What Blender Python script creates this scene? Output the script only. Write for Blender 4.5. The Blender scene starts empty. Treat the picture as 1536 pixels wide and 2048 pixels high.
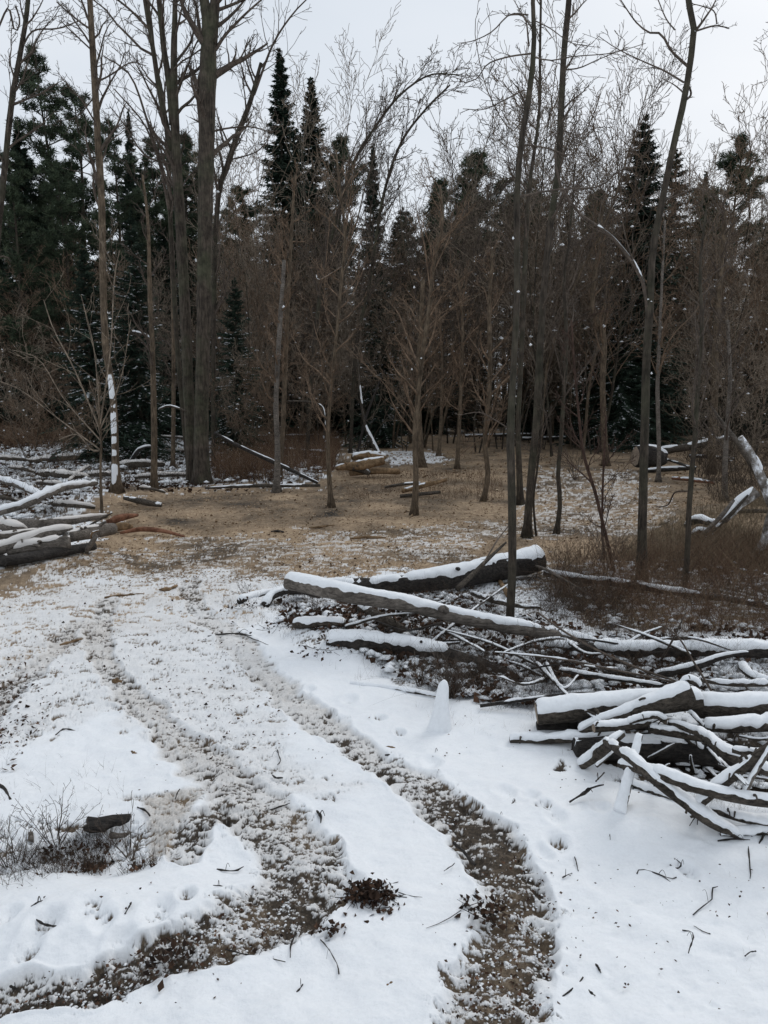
import bpy, math, random
import numpy as np
from math import radians, sin, cos, tan, atan, pi
C = bpy.context.scene.collection
# ------------------------------------------------------------------ camera
H = 2.2; PITCH = radians(9.0); F = 1479.0
CP, SP = cos(PITCH), sin(PITCH)
cam = bpy.data.cameras.new('camera'); co = bpy.data.objects.new('camera', cam); C.objects.link(co)
co.location = (0, 0, H); co.rotation_euler = (pi/2 - PITCH, 0, 0)
cam.sensor_fit = 'VERTICAL'; cam.sensor_height = 24; cam.lens = 24*F/2048; cam.clip_end = 2000; cam.clip_start = .05
bpy.context.scene.camera = co

# ------------------------------------------------------------------ noise
def _hash(ix, iy, seed):
    h = (ix.astype(np.int64)*374761393 + iy.astype(np.int64)*668265263 + seed*1442695041) & 0xffffffff
    h = ((h ^ (h >> 13))*1274126177) & 0xffffffff
    return ((h ^ (h >> 16)) & 0xffff)/65535.0
def vnoise(x, y, seed=0):
    ix = np.floor(x); iy = np.floor(y); fx = x-ix; fy = y-iy
    fx = fx*fx*(3-2*fx); fy = fy*fy*(3-2*fy)
    a = _hash(ix, iy, seed); b = _hash(ix+1, iy, seed); c = _hash(ix, iy+1, seed); d = _hash(ix+1, iy+1, seed)
    return (a*(1-fx)+b*fx)*(1-fy)+(c*(1-fx)+d*fx)*fy
def fbm(x, y, seed=0, o=4, g=.5):
    s = 0; a = 1; t = 0
    for k in range(o):
        s = s + a*vnoise(x*2**k+17.3*k, y*2**k-9.1*k, seed+k); t += a; a *= g
    return s/t
def sst(a, b, x):
    t = np.clip((x-a)/(b-a), 0, 1); return t*t*(3-2*t)

# ------------------------------------------------------------------ pixel <-> world (layout only)
def dirv(px, py):
    cx = (px-768)/F; cy = (1024-py)/F
    return np.array([cx, CP+cy*SP, -SP+cy*CP])
def flat(px, py, z=0.):
    d = dirv(px, py); t = (z-H)/d[2]; return np.array([d[0]*t, d[1]*t, z])
BUMPS = []   # x, y, amp, sx, sy
def bump(px, py, amp, sx, sy):
    p = flat(px, py); BUMPS.append((p[0], p[1], amp, sx, sy))
bump(250, 1850, .085, .55, .30); bump(60, 1850, .05, .5, .3)
bump(180, 1700, -.05, .5, .22)
bump(400, 1660, .05, .22, .25)
bump(1420, 1520, -.16, .9, .35); bump(1330, 1640, .03, .6, .3)
bump(700, 1290, .10, .5, .5); bump(500, 1215, .10, .25, .35); bump(860, 1340, -.03, .6, .5)
bump(1400, 1320, .08, 1.2, .5); bump(700, 1260, .10, 1., .6); bump(1200, 1330, -.08, .8, .4)
bump(60, 1000, .25, 3.0, 2.5); bump(1480, 1050, .3, 1.5, 1.3); bump(80, 1120, .12, 1.0, .8)
bump(700, 960, .22, 2.2, 1.6); bump(720, 925, .25, 2., 1.5); bump(1300, 1650, .04, .7, .2)
def macro(x, y):
    x = np.asarray(x, float); y = np.asarray(y, float)
    z = (fbm(x*.35, y*.35, 5, 3)-.5)*.16 + (fbm(x*.05+9, y*.05, 8, 2)-.5)*.3*sst(12, 30, np.hypot(x, y))
    z = z*sst(0, 1.5, np.hypot(x, y))
    for bx, by, a, sx, sy in BUMPS:
        z = z + a*np.exp(-((x-bx)/sx)**2-((y-by)/sy)**2)
    return z
def P(px, py, z=0.):
    """point on (or z above) the ground under this place of the layout"""
    g = 0.
    for _ in range(4):
        p = flat(px, py, z+g); g = float(macro(p[0], p[1]))
        g = min(g, H-.3-z)
    return flat(px, py, z+g)
def D(px, py, Y):
    d = dirv(px, py); t = Y/d[1]; return np.array([d[0]*t, Y, H+d[2]*t])
def pxsize(Y): return Y/F*1.0   # metres per photo pixel near the axis

# ------------------------------------------------------------------ materials
def nt(name):
    m = bpy.data.materials.new(name); m.use_nodes = True; t = m.node_tree
    b = t.nodes['Principled BSDF']; b.inputs['Specular IOR Level'].default_value = .25
    return m, t, b
def N(t, typ, **kw):
    n = t.nodes.new(typ)
    for k, v in kw.items():
        if k in n.inputs: n.inputs[k].default_value = v
        else: setattr(n, k, v)
    return n
def ramp(t, fac, stops):
    r = t.nodes.new('ShaderNodeValToRGB'); e = r.color_ramp.elements
    while len(e) < len(stops): e.new(.5)
    for q, (p, c) in zip(e, stops): q.position = p; q.color = (*c, 1)
    t.links.new(fac, r.inputs[0]); return r.outputs[0]
def bark(name, dark, light, scale=(30, 30, 5), bumpd=.02, moss=None, rough=.95, snowy=0.):
    m, t, b = nt(name); L = t.links.new
    tc = N(t, 'ShaderNodeTexCoord'); mp = N(t, 'ShaderNodeMapping'); mp.inputs['Scale'].default_value = scale
    L(tc.outputs['Object'], mp.inputs[0])
    n1 = N(t, 'ShaderNodeTexNoise', Scale=1., Detail=7., Roughness=.7); L(mp.outputs[0], n1.inputs['Vector'])
    n2 = N(t, 'ShaderNodeTexNoise', Scale=1.7, Detail=4.); L(tc.outputs['Object'], n2.inputs['Vector'])
    col = ramp(t, n1.outputs[0], [(.33, dark), (.52, tuple((a+c)/2 for a, c in zip(dark, light))), (.72, light)])
    if moss:
        mx = N(t, 'ShaderNodeMix', data_type='RGBA'); mr = N(t, 'ShaderNodeMapRange')
        mr.inputs[1].default_value = .45; mr.inputs[2].default_value = .65; mr.inputs[4].default_value = .7
        L(n2.outputs[0], mr.inputs[0]); L(mr.outputs[0], mx.inputs[0]); L(col, mx.inputs[6]); mx.inputs[7].default_value = (*moss, 1); col = mx.outputs[2]
    if snowy:
        n3 = N(t, 'ShaderNodeTexNoise', Scale=5., Detail=8., Roughness=.75); L(tc.outputs['Object'], n3.inputs['Vector'])
        mr = N(t, 'ShaderNodeMapRange'); mr.inputs[1].default_value = .98-snowy; mr.inputs[2].default_value = 1.14-snowy
        L(n3.outputs[0], mr.inputs[0]); mx = N(t, 'ShaderNodeMix', data_type='RGBA'); L(mr.outputs[0], mx.inputs[0]); L(col, mx.inputs[6]); mx.inputs[7].default_value = (.75, .78, .82, 1); col = mx.outputs[2]
    n5 = N(t, 'ShaderNodeTexNoise', Scale=5., Detail=5., Roughness=.7); L(tc.outputs['Object'], n5.inputs['Vector'])
    vr = N(t, 'ShaderNodeMapRange'); vr.inputs[1].default_value = .35; vr.inputs[2].default_value = .65; vr.inputs[3].default_value = .62; vr.inputs[4].default_value = 1.4; L(n5.outputs[0], vr.inputs[0])
    mv = N(t, 'ShaderNodeVectorMath', operation='SCALE'); L(col, mv.inputs[0]); L(vr.outputs[0], mv.inputs['Scale']); col = mv.outputs[0]
    L(col, b.inputs['Base Color']); b.inputs['Roughness'].default_value = rough
    bp = N(t, 'ShaderNodeBump', Strength=1., Distance=bumpd); L(n1.outputs[0], bp.inputs['Height']); L(bp.outputs[0], b.inputs['Normal'])
    return m
M = {}
M['trunk_big'] = bark('bark_grey_brown', (.022, .018, .014), (.125, .10, .078), (26, 26, 3.5), .05, (.07, .075, .045))
M['trunk'] = bark('bark_dark', (.016, .013, .010), (.088, .070, .054), (34, 34, 6), .02, (.056, .056, .036))
M['trunk_tan'] = bark('bark_tan', (.040, .029, .019), (.185, .14, .097), (34, 34, 6), .02)
M['twig'] = bark('bark_twig', (.040, .031, .025), (.15, .118, .094), (60, 60, 20), .004)
M['twig_red'] = bark('bark_twig_red', (.030, .018, .013), (.085, .05, .038), (60, 60, 20), .004)
M['twig_brown'] = bark('bark_twig_brown', (.058, .040, .027), (.26, .18, .122), (20, 20, 6), .004)
M['twig_grey'] = bark('bark_twig_grey', (.085, .066, .050), (.31, .25, .19), (20, 20, 6), .004)
M['log'] = bark('bark_log', (.018, .015, .012), (.15, .125, .10), (26, 60, 60), .035)
M['log_wet'] = bark('bark_wet', (.008, .007, .007), (.075, .064, .055), (22, 50, 50), .035, rough=.7)
M['log_grey'] = bark('bark_weathered', (.05, .042, .036), (.24, .21, .18), (14, 50, 50), .02)
M['log_pale'] = bark('bark_pale', (.10, .085, .07), (.34, .31, .28), (12, 12, 12), .01, snowy=.5)
M['log_tan'] = bark('bark_peeled', (.10, .062, .032), (.30, .20, .115), (14, 14, 14), .01)
M['log_red'] = bark('wood_red', (.10, .04, .022), (.26, .13, .08), (14, 14, 14), .01)
M['cut'] = bark('cut_wood', (.16, .12, .09), (.34, .28, .22), (40, 40, 40), .005)
def snowmat(name, col=(.83, .85, .87)):
    m, t, b = nt(name); L = t.links.new
    tc = N(t, 'ShaderNodeTexCoord')
    n = N(t, 'ShaderNodeTexNoise', Scale=45., Detail=6., Roughness=.6); L(tc.outputs['Object'], n.inputs['Vector'])
    c = ramp(t, n.outputs[0], [(.3, tuple(v*.93 for v in col)), (.6, col)])
    L(c, b.inputs['Base Color']); b.inputs['Roughness'].default_value = .7
    bp = N(t, 'ShaderNodeBump', Strength=.6, Distance=.006); L(n.outputs[0], bp.inputs['Height']); L(bp.outputs[0], b.inputs['Normal'])
    return m
M['snow'] = snowmat('snow_fresh'); M['snow_dirty'] = snowmat('snow_dirty', (.66, .63, .60))
def varmat(name, stops, rough=.9, trans=0.):
    """colour varies per piece through a vertex attribute"""
    m, t, b = nt(name); L = t.links.new
    a = N(t, 'ShaderNodeAttribute', attribute_name='v'); c = ramp(t, a.outputs['Fac'], stops)
    L(c, b.inputs['Base Color']); b.inputs['Roughness'].default_value = rough
    return m
M['needles'] = varmat('needles_spruce', [(0, (.014, .024, .017)), (.5, (.030, .050, .034)), (1, (.060, .088, .056))])
M['needles_pine'] = varmat('needles_pine', [(0, (.018, .026, .016)), (.5, (.042, .060, .034)), (1, (.085, .105, .060))])
M['leaves'] = varmat('dead_leaf', [(0, (.018, .011, .008)), (.5, (.055, .030, .018)), (1, (.14, .075, .045))])
M['chips'] = varmat('wood_chip', [(0, (.18, .125, .078)), (.5, (.29, .205, .13)), (.85, (.42, .31, .20)), (1, (.62, .50, .36))])
M['dry'] = varmat('dry_stem', [(0, (.045, .024, .015)), (.5, (.13, .074, .045)), (1, (.33, .24, .155))])
M['grass'] = varmat('dry_grass', [(0, (.06, .045, .03)), (.5, (.17, .13, .085)), (1, (.32, .26, .17))])
M['darkstem'] = varmat('dark_stem', [(0, (.02, .014, .010)), (.6, (.06, .042, .030)), (1, (.16, .115, .08))])

# ------------------------------------------------------------------ mesh builder
class MB:
    def __init__(s): s.v = []; s.f = {3: [], 4: []}; s.n = 0; s.a = []
    def add(s, v, q=None, t=None, a=0.5):
        v = np.asarray(v, float).reshape(-1, 3)
        if q is not None and len(q): s.f[4].append(np.asarray(q).reshape(-1, 4)+s.n)
        if t is not None and len(t): s.f[3].append(np.asarray(t).reshape(-1, 3)+s.n)
        s.v.append(v); s.a.append(np.broadcast_to(np.asarray(a, float), (len(v),))); s.n += len(v)
    def build(s, name, mat, parent=None, smooth=False, attr=False, loc=None):
        me = bpy.data.meshes.new(name)
        v = np.concatenate(s.v) if s.v else np.zeros((0, 3))
        if loc is not None: v = v-np.asarray(loc)
        q = np.concatenate(s.f[4]) if s.f[4] else np.zeros((0, 4), int); t = np.concatenate(s.f[3]) if s.f[3] else np.zeros((0, 3), int)
        me.vertices.add(len(v)); me.vertices.foreach_set('co', v.astype(np.float32).ravel())
        nl = len(q)*4+len(t)*3; me.loops.add(nl); me.polygons.add(len(q)+len(t))
        me.loops.foreach_set('vertex_index', np.concatenate([q.ravel(), t.ravel()]).astype(np.int32))
        ls = np.concatenate([np.arange(len(q))*4, len(q)*4+np.arange(len(t))*3]).astype(np.int32)
        me.polygons.foreach_set('loop_start', ls)
        me.update(calc_edges=True); me.validate()
        if smooth: me.polygons.foreach_set('use_smooth', np.ones(len(me.polygons), bool))
        if attr and len(me.vertices) == len(v):
            at = me.attributes.new('v', 'FLOAT', 'POINT'); at.data.foreach_set('value', np.concatenate(s.a).astype(np.float32))
        me.materials.append(mat)
        o = bpy.data.objects.new(name, me); C.objects.link(o)
        if parent is not None: o.parent = parent
        elif loc is not None: o.location = tuple(float(c) for c in loc)
        return o
def tag(o, label=None, cat=None, group=None, kind=None):
    if label: o['label'] = label
    if cat: o['category'] = cat
    if group: o['group'] = group
    if kind: o['kind'] = kind
    return o
def empty(name, loc, label, cat, group=None):
    o = bpy.data.objects.new(name, None); C.objects.link(o); o.location = tuple(float(c) for c in loc); o.empty_display_size = .2
    return tag(o, label, cat, group)
def tubes(mb, PT, R, k=3, a=None):
    """PT (M,n,3), R (M,n): M open tubes of k sides"""
    PT = np.asarray(PT, float); R = np.asarray(R, float); m, n, _ = PT.shape
    T = np.gradient(PT, axis=1); T /= np.linalg.norm(T, axis=2, keepdims=True)+1e-9
    mt = np.abs((PT[:, -1]-PT[:, 0])); ref = np.zeros((m, 3)); ref[np.arange(m), mt.argmin(1)] = 1
    U = np.cross(np.broadcast_to(ref[:, None], T.shape), T); U /= np.linalg.norm(U, axis=2, keepdims=True)+1e-9
    V = np.cross(T, U)
    an = np.arange(k)*2*pi/k
    ring = PT[:, :, None] + R[:, :, None, None]*(U[:, :, None]*np.cos(an)[None, None, :, None]+V[:, :, None]*np.sin(an)[None, None, :, None])
    idx = np.arange(m*n*k).reshape(m, n, k); nx = np.roll(idx, -1, axis=2)
    q = np.stack([idx[:, :-1], nx[:, :-1], nx[:, 1:], idx[:, 1:]], -1).reshape(-1, 4)
    if a is None: a = .5
    else: a = np.repeat(np.asarray(a), n*k)
    mb.add(ring.reshape(-1, 3), q=q, a=a)
def flush(mb, out, sides=None):
    g = {}
    for pts, r in out: g.setdefault(len(pts), []).append((pts, r))
    for n, l in g.items():
        tubes(mb, np.array([p for p, _ in l]), np.array([r for _, r in l]), 3 if n < 7 else 4)
CFG = dict(n=[12, 8, 5, 4], wob=[.05, .13, .17, .2], up=[.04, .09, .09, .06], cnt=[14, 7, 4, 0], t0=[.25, .15, .1, 0], lr=[.5, .5, .5, .5], ang=[.75, .7, .8, .8], rmin=.003)
def grow(out, rng, p, d, L, r0, lvl, c, last=3):
    n = c['n'][lvl]; P_ = np.empty((n, 3)); P_[0] = p; d = np.array(d, float); st = L/(n-1)
    W = rng.normal(0, c['wob'][lvl], (n, 3)); up = c['up'][lvl]
    for i in range(1, n):
        d = d+W[i]; d[2] += up; d /= math.sqrt(d@d); P_[i] = P_[i-1]+d*st
    t = np.linspace(0, 1, n); R = np.maximum(r0*(1-.8*t), c['rmin'])
    out[lvl].append((P_, R))
    if lvl >= last: return
    spawn(out, rng, P_, R, L, lvl, c, last)
def spawn(out, rng, P_, R, L, lvl, c, last=3, cnt=None, t0=None):
    n = len(P_); cnt = cnt if cnt is not None else c['cnt'][lvl]; t0 = t0 if t0 is not None else c['t0'][lvl]
    for j in range(cnt):
        t = t0+(1-t0)*(j+rng.random())/cnt; x = min(t, .985)*(n-1); i = int(x); f = x-i
        b = P_[i]*(1-f)+P_[i+1]*f; tg = P_[i+1]-P_[i]; tg = tg/(math.sqrt(tg@tg)+1e-9)
        s = rng.normal(0, 1, 3); s -= tg*(s@tg); s /= math.sqrt(s@s)+1e-9
        a = c['ang'][lvl]*rng.uniform(.6, 1.3); d = tg*cos(a)+s*sin(a)
        rr = R[i]*(1-f)+R[i+1]*f
        grow(out, rng, b, d, L*c['lr'][lvl]*(1-.55*t)*rng.uniform(.6, 1.25), rr*rng.uniform(.35, .6), lvl+1, c, last)
def smooth_path(pts, n):
    """Catmull-Rom through pts, n samples (pts may hold extra columns)"""
    p = np.array(pts, float)
    if len(p) == 2: p = np.array([p[0], p[0]*.66+p[1]*.34, p[0]*.33+p[1]*.67, p[1]])
    q = np.vstack([2*p[0]-p[1], p, 2*p[-1]-p[-2]])
    seg = np.linalg.norm(np.diff(p[:, :3], axis=0), axis=1); cs = np.concatenate([[0], np.cumsum(seg)]); s = np.linspace(0, cs[-1], n)
    i = np.clip(np.searchsorted(cs, s, 'right')-1, 0, len(p)-2); t = ((s-cs[i])/(seg[i]+1e-9))[:, None]
    a, b, c, d = q[i], q[i+1], q[i+2], q[i+3]
    return .5*((2*b)+(-a+c)*t+(2*a-5*b+4*c-d)*t**2+(-a+3*b-3*c+d)*t**3)
# ------------------------------------------------------------------ sky and light
W = bpy.data.worlds.new('World'); bpy.context.scene.world = W; W.use_nodes = True; t = W.node_tree; L = t.links.new
bg = t.nodes['Background']; sky = N(t, 'ShaderNodeTexSky', sky_type='NISHITA'); sky.sun_disc = False
SUN_EL, SUN_AZ = radians(38), radians(35)
sky.sun_elevation = SUN_EL; sky.sun_rotation = SUN_AZ; sky.air_density = 1.; sky.dust_density = 4.; sky.ozone_density = 1.5
tc = N(t, 'ShaderNodeTexCoord'); mp = N(t, 'ShaderNodeMapping'); mp.inputs['Scale'].default_value = (1, 1, 3.2); L(tc.outputs['Generated'], mp.inputs[0])
nz = N(t, 'ShaderNodeTexNoise', Scale=1.6, Detail=4., Roughness=.5); L(mp.outputs[0], nz.inputs['Vector'])
cl = ramp(t, nz.outputs[0], [(.3, (5.35, 5.8, 6.4)), (.5, (5.75, 6.2, 6.75)), (.72, (6.3, 6.65, 7.1))])
mx = N(t, 'ShaderNodeMix', data_type='RGBA'); mx.inputs[0].default_value = .93; L(sky.outputs[0], mx.inputs[6]); L(cl, mx.inputs[7])
L(mx.outputs[2], bg.inputs[0]); bg.inputs[1].default_value = .1
sun = bpy.data.lights.new('sun', 'SUN'); sun.energy = .9; sun.angle = radians(25); sun.color = (1, .97, .93)
so = bpy.data.objects.new('sun', sun); C.objects.link(so); so.rotation_euler = (pi/2-SUN_EL, 0, pi-SUN_AZ)
sc = bpy.context.scene; sc.view_settings.view_transform = 'Standard'; sc.view_settings.look = 'None'; sc.view_settings.exposure = .36; sc.view_settings.gamma = 1
sc.cycles.max_bounces = 6; sc.cycles.diffuse_bounces = 3; sc.cycles.glossy_bounces = 2

# ------------------------------------------------------------------ ground masks (laid out on the flat ground)
def to_px(x, y):
    """ground point -> layout coordinates"""
    z = -H; yc = y*CP+H*SP; yc = np.maximum(yc, .2)
    return 768+F*x/yc, 1024-F*(y*SP+z*CP)/yc
def poly_mask(px, py, poly, soft):
    """1 inside, soft falloff (in layout units) outside/inside"""
    poly = np.array(poly, float); n = len(poly); d2 = np.full(px.shape, 1e12); ins = np.zeros(px.shape, bool)
    for i in range(n):
        a = poly[i]; b = poly[(i+1) % n]; e = b-a; wx = px-a[0]; wy = py-a[1]
        tt = np.clip((wx*e[0]+wy*e[1])/(e@e+1e-9), 0, 1); dx = wx-e[0]*tt; dy = (wy-e[1]*tt)*2.2
        d2 = np.minimum(d2, dx*dx+dy*dy)
        c = (a[1] > py) != (b[1] > py); xi = a[0]+(py-a[1])*(b[0]-a[0])/((b[1]-a[1]) if abs(b[1]-a[1]) > 1e-9 else 1e-9)
        ins ^= c & (px < xi)
    d = np.sqrt(d2); d = np.where(ins, d, -d)
    return sst(-soft, soft, d)
TRACKS = [  # layout x, y, half width, mud amount
 [(960, 2300, 150, .52), (985, 2060, 118, .52), (1020, 1930, 104, .58), (1032, 1810, 88, .62), (985, 1705, 78, .62), (890, 1625, 68, .48), (790, 1555, 58, .32), (680, 1475, 52, .24), (580, 1395, 44, .22), (495, 1315, 38, .24), (425, 1250, 32, .26), (385, 1195, 26, .3), (380, 1160, 22, .3)],
 [(-300, 2080, 60, .45), (0, 2020, 52, .5), (200, 1985, 56, .56), (400, 1915, 80, .56), (560, 1830, 118, .54), (610, 1750, 110, .44), (570, 1690, 96, .26), (490, 1620, 84, .28), (415, 1545, 66, .30), (360, 1490, 58, .28), (290, 1425, 44, .24), (235, 1370, 36, .26), (205, 1310, 32, .28), (195, 1250, 28, .26), (215, 1200, 24, .3)],
 [(-120, 1500, 60, .5), (-10, 1410, 44, .5), (60, 1350, 34, .36), (115, 1300, 28, .3), (150, 1250, 24, .25)],
 [(380, 1740, 40, .25), (400, 1660, 44, .42), (470, 1640, 40, .3)],
]
TW = []
for tr in TRACKS:
    w = []
    for px_, py_, hw, mud in tr:
        p = flat(px_, py_); q = flat(px_+hw, py_); w.append((p[0], p[1], 0, (q[0]-p[0])*.80, mud*.94))
    TW.append(smooth_path(w, 70))
# radii follow the view's foreshortening, so detail is even; the fan closes all round
rows = [H/tan(atan((py-1024)/F)+PITCH) for py in np.arange(2130, 815, -1.8)]
rad = np.concatenate([np.linspace(.05, rows[0], 26)[:-1], rows, [180, 220, 300, 500, 900]])
ang = np.concatenate([np.arange(-34, 34, .047), np.arange(34, 326, 2.0)])*pi/180
RR, AA = np.meshgrid(rad, ang, indexing='ij'); GX = RR*np.sin(AA); GY = RR*np.cos(AA)
shape = GX.shape; x = GX.ravel(); y = GY.ravel(); front = y > .8
z = macro(x, y)
px, py = to_px(x, np.maximum(y, .3)); px = np.where(front, px, -4000); py = np.where(front, py, 4000)
dist = np.hypot(x, y)
# warp the layout so that the borders are ragged
sc_ = np.clip((py-790)/500, .05, 2.2)
wx = (fbm(x*1.3, y*1.3, 21, 5, .6)-.5)*260*sc_; wy = (fbm(x*1.3, y*1.3, 31, 5, .6)-.5)*110*sc_
qx, qy = px+wx, py+wy
cov = np.zeros_like(x); tanm = np.zeros_like(x); dirt = np.zeros_like(x); rough = np.zeros_like(x)
def lay(poly, soft, c=None, t=None, d=None, r=None):
    m = poly_mask(qx, qy, poly, soft)
    if c is not None: cov[:] = cov*(1-m)+c*m
    if t is not None: tanm[:] = tanm*(1-m)+t*m
    if d is not None: dirt[:] = dirt*(1-m)+d*m
    if r is not None: rough[:] = rough*(1-m)+r*m
cov[:] = .05; tanm[:] = .25; rough[:] = .15
lay([(-4000, 780), (6000, 780), (6000, 1050), (-4000, 1050)], 20, c=.8, t=.42, r=.8)                       # forest floor
lay([(-900, 870), (230, 862), (640, 885), (640, 975), (420, 980), (230, 985), (150, 1060), (20, 1130), (-900, 1160)], 12, c=.47, t=.3, r=1.)   # deadfall, left
lay([(-900, 780), (700, 780), (640, 868), (300, 872), (-900, 878)], 8, c=.86, t=.4, r=.7)
lay([(620, 790), (1000, 790), (960, 836), (660, 842)], 4, c=.30, t=.3)
lay([(-300, 1130), (180, 1110), (225, 1000), (420, 985), (640, 985), (700, 925), (780, 872), (1000, 862), (1300, 866), (1536, 876), (2400, 900), (2400, 1290), (1536, 1250), (1180, 1185), (1080, 1120), (900, 1140), (700, 1152), (540, 1165), (420, 1150), (250, 1162), (120, 1195), (0, 1240), (-300, 1290)], 28, c=.985, t=.72, d=.6, r=.6)
lay([(60, 1125), (350, 1080), (620, 1065), (900, 1052), (1010, 1050), (960, 1105), (720, 1140), (430, 1150), (250, 1165), (60, 1190)], 20, c=.60, t=.7, d=.95)   # greyish worn band
lay([(420, 1085), (240, 1108), (230, 1125), (420, 1118), (480, 1100)], 10, c=.75, t=.2, d=.8)
lay([(300, 1000), (640, 1000), (700, 1050), (420, 1070), (290, 1050)], 14, c=1., t=.5)
lay([(1075, 940), (1250, 938), (1345, 985), (1350, 1052), (1150, 1066), (900, 1066), (1040, 1030), (1060, 1000)], 16, c=.60, t=.62, d=1.)   # snow on the right path
lay([(755, 906), (885, 906), (900, 930), (780, 936)], 6, c=.25, t=.4, d=.4)
lay([(-200, 1130), (60, 1105), (170, 1105), (120, 1128), (-200, 1175)], 7, c=.30, t=.4, d=.5)
lay([(-600, 1165), (80, 1160), (120, 1200), (0, 1240), (-600, 1300)], 14, c=.82, t=.55, d=.6)
lay([(540, 1170), (700, 1155), (1060, 1125), (1100, 1200), (1180, 1290), (1130, 1380), (1000, 1400), (860, 1350), (700, 1300), (560, 1250)], 20, c=.34, t=.22, r=1.)  # litter under the logs
lay([(1060, 1130), (1536, 1160), (2400, 1200), (2400, 1262), (1536, 1262), (1200, 1252), (1080, 1190)], 16, c=.58, t=.4, d=.3, r=1.)
lay([(1180, 1268), (1536, 1272), (2400, 1275), (2400, 1330), (1500, 1325), (1200, 1320)], 12, c=.33, t=.3, r=1.)
lay([(1120, 1330), (1536, 1310), (2400, 1300), (2400, 1395), (1500, 1380), (1150, 1390)], 12, c=.45, t=.2, r=1.)
lay([(1180, 1470), (1300, 1440), (1536, 1430), (2400, 1430), (2400, 1590), (1536, 1580), (1400, 1560), (1280, 1540)], 18, c=.88, t=.02, r=1.)  # litter under the pole pile, laid darker to paint the shade of its hollow
lay([(1160, 1480), (1536, 1470), (1900, 1470), (1900, 1560), (1536, 1556), (1300, 1530)], 8, c=1., t=.0)  # deepest part of the hollow's painted shade, all dark soil colour
lay([(-300, 1670), (100, 1650), (330, 1680), (340, 1735), (170, 1765), (-300, 1800)], 24, c=.30, t=.2, r=.6)
lay([(320, 1600), (440, 1590), (470, 1690), (420, 1730), (300, 1750), (290, 1690)], 26, c=.34, t=.42, d=.95)
lay([(-300, 1180), (150, 1190), (300, 1180), (420, 1180), (480, 1300), (560, 1480), (700, 1600), (560, 1640), (360, 1500), (220, 1420), (60, 1500), (-300, 1600)], 40, c=.13, t=.3, d=.30, r=.3)   # worn track surface
lay([(-300, 1200), (0, 1180), (120, 1150), (560, 1150), (540, 1215), (470, 1262), (300, 1275), (120, 1300), (-300, 1380)], 45, c=.25, t=.6, d=.5, r=.3)
lay([(-300, 1330), (20, 1360), (60, 1440), (-10, 1520), (-300, 1560)], 30, c=.36, t=.2, d=.4)
# wheel tracks
hgt = np.zeros_like(x); inside = np.zeros_like(x)
sel = np.where(front & (dist < 16) & (np.abs(AA.ravel()) < .75))[0]
xs, ys = x[sel], y[sel]; wsc = np.clip(ys*.25, .25, 1)
xw = xs+(fbm(xs*5, ys*5, 41, 3)-.5)*.10*wsc*1.5; yw = ys+(fbm(xs*5, ys*5, 43, 3)-.5)*.10*wsc*1.5
for ti, tw in enumerate(TW):
    best = np.full(len(sel), 1e9); bs = np.zeros(len(sel)); bt = np.zeros(len(sel)); bw = np.ones(len(sel)); bm = np.zeros(len(sel)); acc = 0.
    for i in range(len(tw)-1):
        a = tw[i]; b = tw[i+1]; e = b[:2]-a[:2]; l = math.hypot(*e)
        ux = xw-a[0]; uy = yw-a[1]; tt = np.clip((ux*e[0]+uy*e[1])/(l*l), 0, 1); dx = ux-e[0]*tt; dy = uy-e[1]*tt; dd = np.hypot(dx, dy)
        m = dd < best
        best = np.where(m, dd, best); bs = np.where(m, acc+tt*l, bs); bt = np.where(m, np.sign(e[0]*uy-e[1]*ux)*dd, bt)
        bw = np.where(m, a[3]+(b[3]-a[3])*tt, bw); bm = np.where(m, a[4]+(b[4]-a[4])*tt, bm); acc += l
    u = best/bw*(1+.5*(fbm(xs*7, ys*7, 47, 3)-.5)); ins = 1-sst(.72, 1.15, u); insc = 1-sst(.62, 1.25, u+(fbm(xs*14, ys*14, 48, 3)-.5)*.9); near = sst(7.5, 2.5, ys)*.6+.4
    tread = np.sin((bs+np.abs(bt)*.35)*2*pi/.085+3*fbm(xs*4, ys*4, 3, 2))*.5+.5
    tmask = sst(.3, .55, u)*(1-sst(.9, 1.15, u))*(fbm(xs*2.3, ys*2.3, 77, 2) > .36)
    k = .6+.4*near
    hgt[sel] += ins*(-.016*near) + (np.exp(-((u-1.2)/.16)**2)*.006*fbm(xs*6, ys*6, 49, 2)*2 - tread*tmask*.016)*k
    c = bm+(1-np.abs(u-.45)*1.4)*.10+(fbm(xs*2.6, ys*2.6, 55+ti, 4)-.5)*1.0+tmask*(tread-.5)*(.42+.35*sst(2.6, 4, ys))-.09*sst(2.9, 4.2, ys)
    cov[sel] = np.maximum(cov[sel], cov[sel]*(1-insc)+np.clip(c, 0, .95)*insc); tanm[sel] = tanm[sel]*(1-ins)+(.04+.18*sst(.58, .7, fbm(xs*2, ys*2, 91, 2)))*ins
    dirt[sel] = dirt[sel]*(1-ins)+(.42+.3*sst(2.8, 4.5, ys))*ins; rough[sel] = rough[sel]*(1-ins)+.75*ins; inside[sel] = np.maximum(inside[sel], ins*near)
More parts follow.
